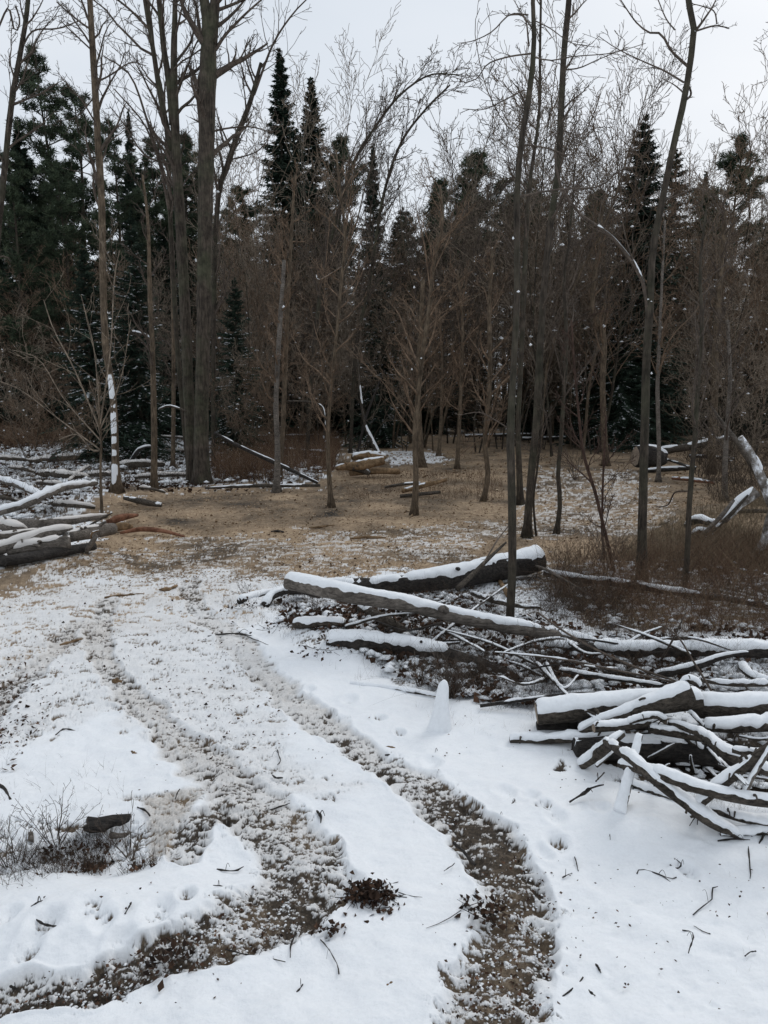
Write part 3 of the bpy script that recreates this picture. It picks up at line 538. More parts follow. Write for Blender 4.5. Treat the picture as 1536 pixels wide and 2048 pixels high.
tree('pale thin trunk in the brush at the right end of the leaning snowy log', [(1450, 1000), (1450, 930), (1453, 870), (1460, 760), (1455, 640)], [12, 10, 8, 6], n=16, L=1.3, t0=.3, mat='log_grey')
tree('thin curved sapling at the far back, left of the kinked trunk', [(1190, 870), (1184, 800), (1170, 720), (1176, 620)], [8, 7, 5], n=14, L=2., t0=.25, mat='trunk_tan')
tree('pair-forming thin trunk at the clearing\'s back edge left of the kinked trunk', [(1101, 885), (1105, 820), (1100, 700), (1110, 560)], [9, 8, 5], n=16, L=2.4, t0=.25, mat='trunk_tan')
# leaning trees
tree('dark leaning tree with a snapped-off top, rising to the right behind the big trunk pair', [(425, 905), (428, 600), (436, 400), (455, 330), (475, 270), (500, 205), (522, 126)], [8, 9, 10, 11, 10, 9, 6], n=18, L=2.0, t0=.35, ext=False, up=.10, branches=[([(508, 190), (545, 90), (585, 30), (625, -10)], [5, 2]), ([(512, 180), (490, 110), (495, 70)], [4, 1.5]), ([(460, 320), (520, 300), (560, 240)], [3, 1])], Y=22)
tree('long stem leaning steeply to the right over the thicket, sky behind its arching twigs', [(612, 880), (628, 700), (645, 560), (672, 440), (705, 330), (750, 255), (800, 190), (860, 150), (920, 150)], [8, 8, 8, 7, 6, 5, 4, 3, 2], n=34, L=2.4, t0=.35, up=.06, ang=.55, Y=24, snow=[('blob', [(692, 352, 3), (725, 378, 3), (713, 397, 2.5), (655, 500, 2.5)])])
tree('second leaning stem, below and right of the long one, with bow-shaped twigs', [(700, 890), (712, 700), (740, 560), (765, 400), (800, 290), (850, 220), (900, 170)], [7, 7, 6, 5, 4, 3], n=34, L=2.4, t0=.35, up=.06, ang=.5, Y=26)
# tops entering the frame at the left edge
tree('dark tree cut by the left edge of the frame, leaning right with crooked limbs', [(-40, 1015), (-30, 800), (-12, 550), (8, 350), (24, 200), (42, 100), (56, 0)], [16, 13, 11, 10, 9, 8], n=18, L=1.8, t0=.5, branches=[([(44, 95), (70, 65), (120, 62), (165, 45)], [4, 2]), ([(-5, 60), (20, 20), (30, 60), (36, 66), (38, 40), (25, 5)], [4, 3]), ([(-20, 560), (0, 515), (20, 517)], [4, 2])], Y=15)
tree('tree standing beyond the right edge of the frame, only its twigs reach in', [(1640, 1010), (1640, 600), (1630, 300), (1600, 0)], [16, 13, 10, 8], n=26, L=1.7, t0=.25, Y=14)
# ------------------------------------------------------------------ conifers
def tri_fronds(mb, A, Dv, Wv, rng, ln, wd, shade):
    """one slim pointed leaf-like triangle per row: from A along Dv (unit), width along Wv"""
    m = len(A); tip = A+Dv*ln[:, None]; s = Wv*(wd/2)[:, None]
    v = np.stack([A+s, A-s, tip], 1); t_ = np.arange(m*3).reshape(m, 3)
    mb.add(v.reshape(-1, 3), t=t_, a=np.repeat(shade, 3))
def spruce_meshes(seed, Hh=18., R=2.8, zlow=.06, dens=1., snow=0., droop=.35, pw=.85, ragged=.25):
    rng = np.random.default_rng(seed); mt, mn, ms_ = MB(), MB(), MB()
    path = np.array([[rng.normal(0, .03)*i*.3, rng.normal(0, .03)*i*.3, z] for i, z in enumerate(np.linspace(0, Hh, 12))])
    solid(mt, path, np.linspace(.02*Hh*.6, .02, 12), 8, seed, lump=.05)
    zs = np.arange(zlow*Hh, Hh*.985, .26/dens); nb = 7
    Z = np.repeat(zs, nb)+rng.normal(0, .2, len(zs)*nb); az = rng.random(len(Z))*2*pi
    f = np.clip(1-Z/Hh, .01, 1); ln = (R*f**pw*(1+rng.normal(0, ragged, len(Z)))).clip(.12, None)
    ln *= np.where(f > .93, .75, 1)
    keep = rng.random(len(Z)) > .12; Z, az, f, ln = Z[keep], az[keep], f[keep], ln[keep]; m = len(Z)
    ns = 11; u = np.linspace(.12, 1, ns)[None]
    r = ln[:, None]*u; zz = Z[:, None]+r*(.25-.55*f[:, None])-droop*ln[:, None]*(u**2)*f[:, None]*.9+.12*ln[:, None]*u**4
    bx = np.cos(az)[:, None]; by = np.sin(az)[:, None]
    Pp = np.stack([bx*r, by*r, zz], -1)                                  # m, ns, 3
    out = []; 
    BR = np.stack([np.stack([bx[:, 0]*ln*q, by[:, 0]*ln*q, np.interp(q, [0, 1], [0, 1])*(zz[:, -1]-Z)+Z], -1) for q in (0, .5, 1)], 1)
    tubes(mt, BR, np.stack([.012+ln*.008, .008+ln*.005, ln*0+.004], 1), 3)
    for side in (-1, 1):
        for rep in range(2):
            A = Pp.reshape(-1, 3)+rng.normal(0, .03, (m*ns, 3)); a_ = np.repeat(az, ns)+side*rng.uniform(.35, 1.15, m*ns)
            dv = np.stack([np.cos(a_), np.sin(a_), rng.normal(-.28, .22, m*ns)], -1); dv /= np.linalg.norm(dv, axis=1, keepdims=True)
            wv = np.cross(dv, np.array([0, 0, 1.])+rng.normal(0, .45, (m*ns, 3))); wv /= np.linalg.norm(wv, axis=1, keepdims=True)
            l_ = np.repeat(ln, ns)*.33*(1.15-.75*np.tile(u[0], m))*rng.uniform(.6, 1.3, m*ns)+.10
            tri_fronds(mn, A, dv, wv, rng, l_, rng.uniform(.05, .12, m*ns), np.clip(rng.normal(.45, .22, m*ns), 0, 1))
    A = Pp[:, -1]+0; dv = np.stack([np.cos(az), np.sin(az), rng.normal(.1, .2, m)], -1)
    tri_fronds(mn, A, dv, np.cross(dv, [0, 0, 1.]), rng, rng.uniform(.15, .4, m), rng.uniform(.06, .12, m), np.clip(rng.normal(.7, .2, m), 0, 1))
    if snow:
        S = Pp[:, 3:].reshape(-1, 3); zf = S[:, 2]/Hh; k_ = rng.random(len(S)) < snow*sst(.95, .4, zf)*(fbm(S[:, 0]*1.2+9, S[:, 2]*1.6+S[:, 1], seed, 3) > .48)
        S = S[k_]+np.array([0, 0, .03]); n_ = len(S); blobs(ms_, S, np.stack([rng.uniform(.06, .2, n_), rng.uniform(.05, .10, n_), rng.uniform(.02, .05, n_)], 1), rng)
    return mt, mn, (ms_ if snow else None)
def pine_meshes(seed, Hh=17., R=2.6, zlow=.3):
    rng = np.random.default_rng(seed); mt, mn = MB(), MB()
    path = np.array([[.12*sin(i*.9+seed), .12*cos(i*.7), z] for i, z in enumerate(np.linspace(0, Hh, 14))]); path[0, :2] = 0
    solid(mt, path, np.linspace(.2, .02, 14), 8, seed, lump=.05)
    C_, S_ = [], []
    outl = []
    for i in range(int(62)):
        q = (i+rng.random())/62; z = Hh*(zlow+(1-zlow)*q); az = rng.random()*6.28
        l = R*(np.interp(q, [0, .25, .6, .9, 1], [.85, 1., .8, .42, .15]))*rng.uniform(.5, 1.25)
        e = rng.uniform(-.05, .35)+q*.45; p = np.array([np.interp(z, path[:, 2], path[:, 0]), np.interp(z, path[:, 2], path[:, 1]), z])
        pts = [p]; d = np.array([cos(az)*cos(e), sin(az)*cos(e), sin(e)])
        for j in range(5): d = d+rng.normal(0, .1, 3)+[0, 0, .05]; d /= np.linalg.norm(d); pts.append(pts[-1]+d*l/5)
        pts = np.array(pts); outl.append((pts, np.linspace(.035, .008, 6)))
        for j in range(int(5+l*6)):
            u = rng.uniform(.3, 1)**.7*5; k = min(int(u), 4); c = pts[k]+(pts[k+1]-pts[k])*(u-k)+rng.normal(0, .22, 3)*np.array([1, 1, .45])*min(1, l*.6)
            C_.append(c); S_.append(rng.uniform(.16, .34))
            outl.append((np.array([pts[k], (pts[k]+c)/2, c]), np.array([.012, .008, .004])))
    flush(mt, outl)
    C_ = np.array(C_); S_ = np.array(S_); m = len(C_); nt_ = 26
    az = rng.random((m, nt_))*6.28; el = rng.uniform(-.5, 1.35, (m, nt_)); dv = np.stack([np.cos(az)*np.cos(el), np.sin(az)*np.cos(el), np.sin(el)], -1).reshape(-1, 3)
    A = np.repeat(C_, nt_, 0)+rng.normal(0, .07, (m*nt_, 3)); wv = np.cross(dv, rng.normal(0, 1, (m*nt_, 3))); wv /= np.linalg.norm(wv, axis=1, keepdims=True)
    sh = np.clip(np.repeat(rng.normal(.5, .2, m), nt_)+rng.normal(0, .12, m*nt_), 0, 1)
    tri_fronds(mn, A, dv, wv, rng, np.repeat(S_, nt_)*rng.uniform(.7, 1.3, m*nt_), rng.uniform(.03, .06, m*nt_), sh)
    return mt, mn, None
PROTO = {}
def proto(key, meshes, nmat, crown='crown', tmat='trunk'):
    mt, mn, ms_ = meshes
    parts = []
    for nm, b_, m_, a_ in (('trunk', mt, M[tmat], False), (crown, mn, M[nmat] if nmat else None, True), ('snow', ms_, M['snow'], False)):
        if b_ is None: continue
        o = b_.build(nm, m_, None, smooth=(nm == 'trunk'), attr=a_); parts.append(o)
        if nm == 'snow': o['kind'] = 'stuff'
        C.objects.unlink(o)
    PROTO[key] = parts
proto('spire', spruce_meshes(1, 18, 2.1, .05, 1.7, ragged=.16, pw=.72), 'needles')
proto('spruce', spruce_meshes(2, 18, 2.8, .05, 1.35, ragged=.3), 'needles')
proto('spruce2', spruce_meshes(3, 18, 3.1, .04, 1., ragged=.38, droop=.5, pw=.7), 'needles')
proto('wide', spruce_meshes(12, 16, 3.3, .05, 1.7, snow=.25, ragged=.2, pw=.78), 'needles')
proto('snowy', spruce_meshes(4, 15, 3.0, .05, 1.2, snow=.85, ragged=.3), 'needles')
proto('snowy2', spruce_meshes(5, 13, 2.5, .03, 1.2, snow=.85, ragged=.35, pw=.7), 'needles')
proto('pine', pine_meshes(6, 17, 2.8, .25), 'needles_pine')
proto('pine2', pine_meshes(7, 17, 2.4, .35), 'needles_pine')
proto('roundpine', pine_meshes(8, 15, 2.2, .5), 'needles_pine')
HT = dict(spire=18, spruce=18, spruce2=18, snowy=15, wide=16, snowy2=13, pine=17, pine2=17, roundpine=15)
rngC = np.random.default_rng(77)
def place(key, X, Y, scz, sxy, label, cat, name, group=None, rot=None, Hmap=HT):
    z = float(macro(X, Y))-.05; r = empty(name, (X, Y, z), label, cat, group)
    r.scale = (sxy, sxy, scz); r.rotation_euler = (0, 0, rot if rot is not None else rngC.random()*6.28)
    for p_ in PROTO[key]:
        c = p_.copy(); c.name = p_.name.split('.')[0]; C.objects.link(c); c.parent = r
    return r
def conifer(key, px_, top, Y, sx, label, name='spruce_tree', cat='tree', group=None):
    p = D(px_, top, Y); s = (p[2])/HT[key]*1.01
    return place(key, p[0], Y, s, s*sx, label, cat, name, group)
for a in [
 ('spire', 560, 112, 44, .95, 'tallest pointed spruce, its narrow spire alone against the sky right of the big trunks'),
 ('spire', 622, 168, 46, .95, 'second pointed spruce, close on the right of the tallest spire'),
 ('spruce2', 590, 262, 43, .9, 'ragged wider spruce filling in below the two tallest spires'),
 ('spire', 256, 228, 42, .55, 'narrow reddish-topped spruce spire between the snow-plastered tree and the big pair'),
 ('spire', 745, 300, 56, .8, 'small pointed spruce top just left of the picture centre, over the thicket'),
 ('wide', 1290, 240, 31, 1.0, 'big dark cone-shaped spruce behind the tall swaying tree at right'),
 ('spruce2', 1352, 300, 42, .9, 'blunt-topped conifer leaning on the right side of the big dark cone-shaped spruce'),
 ('spire', 35, 245, 40, 1., 'dark pointed spruce near the left edge of the frame'),
 ('snowy2', 765, 540, 31, .9, 'dark snow-dusted spruce whose foot shows at the back of the clearing, centre'),
 ('snowy', 262, 430, 25, .85, 'snow-dusted spruce directly left of the big trunk pair'),
 ('snowy2', 165, 500, 24, .95, 'low snow-dusted spruce left of the snow-plastered trunk'),
 ('snowy', 1250, 540, 29, 1.0, 'snow-dusted spruce with spreading lower boughs behind the V-shaped sapling'),
 ('snowy2', 468, 560, 25, .8, 'snow-dusted spruce immediately right of the big trunk pair, in deep shade'),
 ('spire', 870, 365, 60, .7, 'very small far spruce tip left of the rounded pine'),
 ('spire', 1412, 350, 60, .8, 'small far spruce tip near the right edge'),
]: conifer(*a)
for a in [
 ('pine', 78, 112, 41, .95, 'tall feathery pine with open top at the far left'),
 ('pine2', 150, 190, 40, 1.05, 'loose-crowned pine beside the tall feathery one at left'),
 ('pine', 228, 262, 38, .9, 'bushy pine just left of the narrow spruce spire'),
 ('pine2', 305, 290, 42, .9, 'bushy pine seen behind the leaning trunk of the big pair'),
 ('roundpine', 372, 285, 46, .9, 'pine top peeping between the two big trunks'),
 ('roundpine', 680, 292, 47, .9, 'soft-topped pine right of the second spire'),
 ('roundpine', 950, 322, 44, 1.2, 'rounded dense pine standing alone above the thicket right of centre'),
 ('roundpine', 880, 375, 50, .9, 'small rounded pine left of the dense one above the thicket'),
 ('roundpine', 1482, 288, 42, .9, 'loose rounded pine near the right edge, against the sky'),
 ('pine2', 1060, 372, 48, .8, 'pine top between the nearest slim tree and the sturdy brown tree'),
 ('pine', 20, 320, 33, 1., 'dark broad pine filling the left edge'),
 ('pine', 120, 360, 34, 1., 'dark broad pine below the feathery pine at left'),
]: conifer(*a, name='pine_tree')
GR = 'background conifers'
for i in range(69):        # second, third and fourth ranks
    Y = rngC.uniform(46, 54) if i < 23 else rngC.uniform(56, 76)
    k = i % 23; px_ = -700+k*(2950/22)+rngC.uniform(-45, 45); top = (rngC.uniform(385, 455) if px_ > 620 else rngC.uniform(360, 430)) if px_ > 380 else rngC.uniform(300, 390)
    key = ['spruce', 'spruce2', 'pine', 'spruce', 'roundpine', 'pine2'][rngC.integers(6)]
    s_ = 'left' if px_ < 420 else ('middle' if px_ < 1000 else 'right')
    kind = 'spruce' if 'spruce' in key else 'pine'
    conifer(key, px_, top, Y, rngC.uniform(.95, 1.25), 'dark far-off %s in the evergreen row behind the thicket, %s third' % (kind, s_), kind+'_tree', 'tree', 'far %ss, %s third' % (kind, s_))
for i in range(34):        # dark lower rank that closes the view under the tops
    px_ = -500+(i % 17)*(2500/16)+rngC.uniform(-50, 50)+(70 if i > 16 else 0); Y = rngC.uniform(38, 43) if i < 17 else rngC.uniform(46, 52); top = rngC.uniform(420, 540)+(40 if i > 16 else 0)
    s_ = 'left' if px_ < 420 else ('middle' if px_ < 1000 else 'right')
    conifer('spruce2', px_, top, Y, rngC.uniform(1.3, 1.7), 'low broad spruce in deep shade behind the thicket, %s third' % s_, 'spruce_tree', 'tree', 'low shaded spruces, %s third' % s_)

# ------------------------------------------------------------------ thicket of bare saplings
def sapling_meshes(seed, Hh, stems=1, lean=0., dens=1., up=.09, spread=.1, ang=.6, r0=.05):
    rng = np.random.default_rng(seed); mt, mc = MB(), MB(); out = {0: [], 1: [], 2: [], 3: []}; r0 *= .72
    c = dict(CFG); c['up'] = [.03, up, up, up*.8]; c['cnt'] = [int(20*dens/stems**.5), 8, 4, 0]; c['t0'] = [.18, .12, .1, 0]; c['rmin'] = .0055
    c['ang'] = [ang*1.2, .75, .8, .8]; c['lr'] = [.42, .55, .55, .5]; c['wob'] = [.09, .18, .22, .26]
    for s_ in range(stems):
        a = rng.random()*6.28; d = np.array([cos(a)*spread+lean, sin(a)*spread, 1.]); d /= np.linalg.norm(d)
        grow(out, rng, np.array([cos(a)*.1*(stems > 1), sin(a)*.1*(stems > 1), 0]), d, Hh*rng.uniform(.8, 1), r0/stems**.3, 0, c)
    flush(mt, out[0]); [flush(mc, out[k]) for k in (1, 2, 3)]
    ms_ = MB(); br = [(p, r) for p, r in out[1]+out[2] if p[:, 2].mean() < Hh*.6]; sel_ = rng.choice(len(br), min(len(br), 9), replace=False)
    pt = np.array([br[k][0][rng.integers(1, 4)] for k in sel_])+[0, 0, .02]; n_ = len(pt); blobs(ms_, pt, np.stack([rng.uniform(.025, .09, n_), rng.uniform(.02, .04, n_), rng.uniform(.02, .05, n_)], 1), rng)
    return mt, mc, ms_
KD = []
for i, (hh, st, ln, dn, up, sp, an, r0, desc) in enumerate([
   (9, 1, 0, 1.2, .10, .05, .55, .06, 'upright'), (8, 1, .15, 1.1, .10, .05, .6, .05, 'slightly leaning'), (7, 3, 0, 1., .10, .3, .5, .045, 'several-stemmed'),
   (10, 1, 0, 1.1, .13, .03, .5, .07, 'tall upright'), (6, 4, 0, .9, .06, .4, .6, .035, 'bushy'), (8, 2, .35, 1.1, .07, .15, .5, .05, 'arching'), (9, 2, -.15, 1.1, .12, .1, .45, .05, 'forked'), (5, 5, 0, .9, .05, .5, .7, .03, 'low sprawling')]):
    proto('sap%d' % i, sapling_meshes(300+i, hh, st, ln, dn, up, sp, an, r0), ['twig_brown', 'twig_grey', 'twig_brown', 'twig', 'twig_grey', 'twig', 'twig_grey', 'twig_brown'][i], tmat='trunk_tan' if i % 2 else 'trunk'); KD.append((hh, desc))
rngS = np.random.default_rng(31)
def sap(i, px_, Y, s, zone):
    p = D(px_, 900, Y); nm, zt = zone
    place('sap%d' % i, p[0], Y, s, s*rngS.uniform(.85, 1.1), '%s bare sapling in the thicket, %s' % (KD[i][1], zt), 'sapling', 'sapling', '%s saplings, %s' % (KD[i][1], nm), rot=rngS.uniform(-.5, .5) if i in (1, 5) else None)
ZL = ('left', 'left of the big trunk pair'); ZC = ('centre', 'between the big trunks and nearest slim tree'); ZR = ('right', 'right of the nearest slim tree')
def zone(px_): return ZL if px_ < 400 else (ZC if px_ < 1020 else ZR)
for j in range(102):
    px_ = rngS.uniform(425, 1700) if j < 86 else rngS.uniform(-150, 400)
    Y = rngS.uniform(28, 42) if not 1150 < px_ < 1430 else rngS.uniform(34, 42)
    i = int(rngS.choice(8, p=[.16, .14, .16, .12, .14, .12, .12, .04]))
    tgt = rngS.uniform(370, 590) if px_ < 1000 else rngS.uniform(300, 560)
    if px_ < 400: tgt = rngS.uniform(450, 650)
    s = max(.5, D(px_, tgt, Y)[2]/KD[i][0]); sap(i, px_, Y, min(s, 1.5), zone(px_))
for px_, Y, i, top in [(1075, 24, 3, 60), (1100, 26, 6, 110), (1165, 25, 3, 120), (1200, 28, 0, 200), (1190, 27, 6, 170), (1150, 30, 2, 220), (1400, 26, 0, 190), (1450, 24, 6, 260), (1510, 22, 0, 270), (1040, 28, 6, 230), (790, 30, 5, 210), (850, 31, 5, 200), (880, 29, 5, 240), (820, 33, 3, 170), (620, 38, 6, 105), (600, 36, 3, 130), (500, 27, 2, 330), (455, 30, 6, 240), (900, 33, 6, 240), (1000, 30, 6, 300), (1480, 18, 4, 600), (1520, 16, 4, 700), (1400, 20, 4, 640), (60, 24, 4, 640), (130, 22, 7, 720), (100, 20, 7, 780), (500, 22, 7, 720), (460, 24, 4, 650), (590, 23, 7, 700), (1150, 32, 7, 690), (930, 34, 7, 700), (640, 26, 4, 600), (720, 27, 4, 560), (1000, 36, 4, 540)]:
    s = D(px_, top, Y)[2]/KD[i][0]; sap(i, px_, Y, s, zone(px_))
# ------------------------------------------------------------------ fallen logs and sticks
def log(label, pts, w, mat='log', snow=.03, wide=1.1, gaps=.33, cut=None, stubs=(), wob=0., name='fallen_log', cat='log', group=None, lump=.10, smat='snow', k=14):
    """pts: (layout x, y, height of the axis above the ground)"""
    SEED[0] += 1; sd = SEED[0]*1.31
    if max(p[2] for p in pts) > .9:
        lo_ = min(pts, key=lambda p: p[2]); Yp = P(*lo_)[1]; q = np.array([D(p[0], p[1], Yp) for p in pts])
    else: q = np.array([P(*p) for p in pts])
    ws = np.interp(np.linspace(0, 1, len(q)), np.linspace(0, 1, len(w)), w)
    R = ws/2*q[:, 1]/F*(.86 if group == 'snowy pile of cut poles at right' and max(w) < 35 else (.85 if group and 'left' in group else 1))
    Lg = np.linalg.norm(np.diff(q, axis=0), axis=1).sum(); n = int(np.clip(Lg/(.035 if q[:, 1].min() < 9 else .07), 8, 160))
    sp = smooth_path(np.hstack([q, R[:, None]]), n); path, R = sp[:, :3].copy(), np.maximum(sp[:, 3], .002)
    if wob:
        g_ = rngK.normal(0, 1, (n, 3))*[1, 1, .35]; g_ = (g_+np.roll(g_, 1, 0)+np.roll(g_, 2, 0))/3; path += g_*wob*Lg; R = R*(1+.35*rngK.normal(0, 1, n).clip(-1, 1.5))
    if n > 20: path[:, :2] += ((fbm(np.linspace(0, Lg*1.5, n)+sd, np.zeros(n)+[1.], 3, 2)-.5)*R*.5)[:, None]
    if not stubs and name == 'fallen_log' and max(w) > 13:
        stubs = [(rngK.uniform(.1, .9), *(rngK.normal(0, 1, 3)*[1, 1, .5]+[0, -.6, .5]), R[n//2]*rngK.uniform(1.5, 2.6), R[n//2]*rngK.uniform(.18, .34)) for _ in range(rngK.integers(1, 4))]
    root = empty(name, path[n//2]-np.array([0, 0, R[n//2]]), label, cat, group); o = np.array(root.location)
    mt = MB(); T, U, V, ring = solid(mt, path, R, k if R.max() > .02 else 6, sd, lump=lump)
    for (t_, dx, dy, dz, l, r) in stubs:
        i = int(t_*(n-1)); d = np.array([dx, dy, dz], float); d /= np.linalg.norm(d)
        s_ = np.array([path[i]+d*l*v+np.array([0, 0, .03*sin(v*3)]) for v in np.linspace(0, 1, 8)]); solid(mt, s_, np.linspace(r, r*.55, 8), 7, sd+3, lump=.06)
    mt.build('bark', M[mat], root, smooth=True, loc=o)
    if cut is not None:
        mc = MB(); i = cut; kk = ring.shape[1]; sgn = -1 if i == 0 else 1; c = path[i]+T[i]*sgn*.004; rr = ring[i]+T[i]*sgn*.003; rr = c+(rr-c)*.93
        if i == 0: f = [(0, 1+(j+1) % kk, 1+j) for j in range(kk)]
        else: f = [(0, 1+j, 1+(j+1) % kk) for j in range(kk)]
        mc.add(np.vstack([c, rr]), t=f); mc.build('cut_end', M['cut'], root, loc=o)
    if snow:
        gaps = .27 if (gaps == .33 and group == GP) else gaps; m2 = MB(); th = snow*(.8 if q[:, 1].min() < 9 else .6); gaps = gaps if (gaps or q[:, 1].min() < 9) else .3; n2 = min(400, max(30, int(Lg/.018))) if q[:, 1].min() < 9 else n
        s2 = smooth_path(np.hstack([path, R[:, None]])[::2] if n > 40 else np.hstack([path, R[:, None]]), n2)
        snowcap(m2, s2[:, :3], s2[:, 3], sd, th=th, wide=wide, gaps=gaps, k=11); m2.build('snow', M[smat], root, smooth=True, loc=o)
    return root
def stick(label, pts, w, mat='twig', snow=0., **kw):
    kw.setdefault('name', 'stick'); kw.setdefault('cat', 'stick')
    w = [q*.78 for q in w]; q0, q1 = P(*pts[0]), P(*pts[-1]); l_ = np.linalg.norm(q1-q0); e_ = q1-q0; nx_ = np.array([-e_[1], e_[0], 0])/(l_+1e-9); s_ = rngK.choice([-1, 1])
    d_ = e_/(l_+1e-9)+nx_*s_*.9; kw.setdefault('stubs', [(rngK.uniform(.35, .7), *d_, l_*rngK.uniform(.15, .35), w[0]*.28*q0[1]/F)] if len(pts) > 2 and rngK.random() < .6 and 'chip' not in label and 'splinter' not in label else ())
    return log(label, pts, w, mat, snow=snow, k=6, wob=.018, **kw)
rngK = np.random.default_rng(61)
GP = 'snowy pile of cut poles at right'
# --- the two long logs in the middle
log('long grey snow-topped log with a sawn left end propped in the air, centre', [(577, 1163, .46), (680, 1183, .42), (800, 1206, .36), (900, 1229, .28), (1040, 1256, .17), (1120, 1272, .09), (1205, 1290, .0)], [37, 36, 33, 30, 28, 22, 14], 'log_grey', snow=.035, wide=1.0, cut=0, stubs=[(.52, -.35, -.6, .35, .16, .045)])
log('heavy dark furrowed log with flaking bark, slanting up behind the long grey log', [(480, 1202, .02), (560, 1185, .03), (660, 1172, .07), (780, 1170, .10), (880, 1158, .15), (980, 1140, .17), (1078, 1118, .2)], [14, 20, 24, 34, 42, 50, 50], 'log_wet', snow=.045, wide=1.05, lump=.13, cut=-1)
log('dark bare limb propped against the two long logs, pointing up right', [(915, 1178, .2), (945, 1150, .3), (985, 1110, .45), (1012, 1085, .55)], [12, 10, 7, 4], 'log', snow=0, name='branch', cat='branch')
log('thin forked twig rising from the tip of the dark bare limb', [(965, 1130, .4), (995, 1080, .5), (1018, 1050, .6), (1010, 1048, .62)], [4, 2], 'twig', snow=0, name='branch', cat='branch')
log('short snowy log stub sticking left out of the litter under the long grey log', [(590, 1248, .05), (640, 1246, .06), (690, 1246, .05)], [20, 22, 16], 'log', snow=.03, wide=1.3)
log('big snow-buried log lying in the litter below the long grey log', [(655, 1282, .05), (730, 1285, .07), (830, 1297, .07), (930, 1318, .05), (1010, 1345, .03)], [34, 40, 36, 28, 18], 'log_wet', snow=.05, wide=1.15)
log('snowy log slanting down right from under the long grey log', [(722, 1216, .08), (765, 1238, .08), (805, 1262, .06)], [20, 24, 22], 'log', snow=.04, wide=1.2)
log('short snow-capped limb standing on its end under the long grey log', [(812, 1240, .02), (808, 1222, .12), (822, 1208, .2)], [10, 12, 9], 'log', snow=.025, wide=1.4, name='branch', cat='branch')
log('snowy curved root end left of the long grey log\'s sawn end', [(530, 1210, .02), (548, 1190, .1), (590, 1180, .13), (640, 1192, .1)], [18, 16, 14, 10], 'log_wet', snow=.03, wide=1.2)
log('thin snow-covered branch lying low between the buried log and the snowy stump', [(700, 1368, .01), (790, 1378, .02), (880, 1392, .02)], [9, 8, 5], 'log', snow=.02, wide=1.6, name='branch', cat='branch')
log('long thin snow-dusted log crossing the dry weeds on the right', [(1090, 1146, .1), (1160, 1158, .11), (1250, 1168, .12), (1360, 1186, .12), (1470, 1200, .12), (1600, 1224, .12)], [14, 15, 14, 13, 12], 'log_wet', snow=.03, gaps=.42)
log('crooked bare branch lying left of the thin snow-dusted log', [(1060, 1130, .12), (1090, 1138, .2), (1130, 1160, .2), (1180, 1190, .1)], [7, 6, 5, 3], 'log_grey', snow=0, name='branch', cat='branch')
log('pale split wood piece in the snow behind the nearest slim tree', [(1000, 1163, .04), (1016, 1190, .05)], [9, 12], 'log_tan', snow=0, name='wood_piece', cat='wood')
log('brown rotten limb curving behind the long grey log\'s right half', [(945, 1186, .08), (985, 1200, .1), (1040, 1212, .08), (1080, 1215, .06)], [10, 12, 9, 6], 'log', snow=.01, gaps=.5, name='branch', cat='branch')
# --- back rows of snow covered poles at right
log('long low snow-buried log running along the foot of the dry weeds', [(1090, 1292, .04), (1200, 1298, .07), (1330, 1301, .08), (1440, 1299, .09), (1600, 1306, .1)], [18, 26, 30, 32, 30], 'log_wet', snow=.05, wide=1.25)
log('dark bent limb resting tip-up on the long low snow-buried log', [(1310, 1350, .06), (1389, 1334, .14), (1440, 1315, .22), (1497, 1305, .27)], [14, 15, 12, 5], 'log_wet', snow=.02, wide=.8, name='branch', cat='branch')
log('snowy curved limb by the right edge behind the pole pile', [(1482, 1332, .12), (1505, 1352, .12), (1560, 1372, .08)], [14, 15, 15], 'log', snow=.03, wide=1.3, name='branch', cat='branch')
log('slim snowy pole behind the pile, slanting from the tangle to the top log', [(1120, 1340, .1), (1190, 1352, .12), (1300, 1368, .13), (1400, 1382, .1)], [9, 10, 9, 7], 'log_wet', snow=.02, gaps=.35, name='branch', cat='branch')
log('thin dark pole with snow patches lying just behind the front log, left part', [(960, 1412, .05), (1060, 1398, .1), (1150, 1388, .12), (1290, 1386, .12)], [8, 9, 8, 6], 'log_wet', snow=.018, gaps=.4, name='branch', cat='branch')
log('snowy branch lying behind the pile near the right edge', [(1400, 1360, .12), (1470, 1368, .1), (1560, 1366, .1)], [10, 12, 14], 'log', snow=.03, wide=1.3, name='branch', cat='branch')
log('long dark whip-like branch crossing above the tangle toward the pile', [(1075, 1225, .55), (1150, 1276, .5), (1260, 1330, .35), (1400, 1378, .2)], [4, 4.5, 5, 3], 'twig', snow=0, name='branch', cat='branch')
log('second dark whip-like branch, lower and flatter, crossing toward the pile', [(990, 1304, .3), (1120, 1318, .3), (1230, 1340, .26), (1370, 1368, .2)], [3, 5, 5, 3], 'twig', snow=.008, gaps=.5, name='branch', cat='branch')
log('dark cane slanting steeply across the brown weeds behind the pile', [(1322, 1320, .1), (1345, 1280, .4), (1372, 1225, .75)], [5, 4, 2.5], 'twig', snow=0, name='branch', cat='branch')
log('dark cane leaning left over the bent limb behind the pile', [(1425, 1385, .1), (1385, 1320, .45), (1350, 1268, .8), (1290, 1235, 1.0)], [5, 4, 3, 1.5], 'twig', snow=0, name='branch', cat='branch')
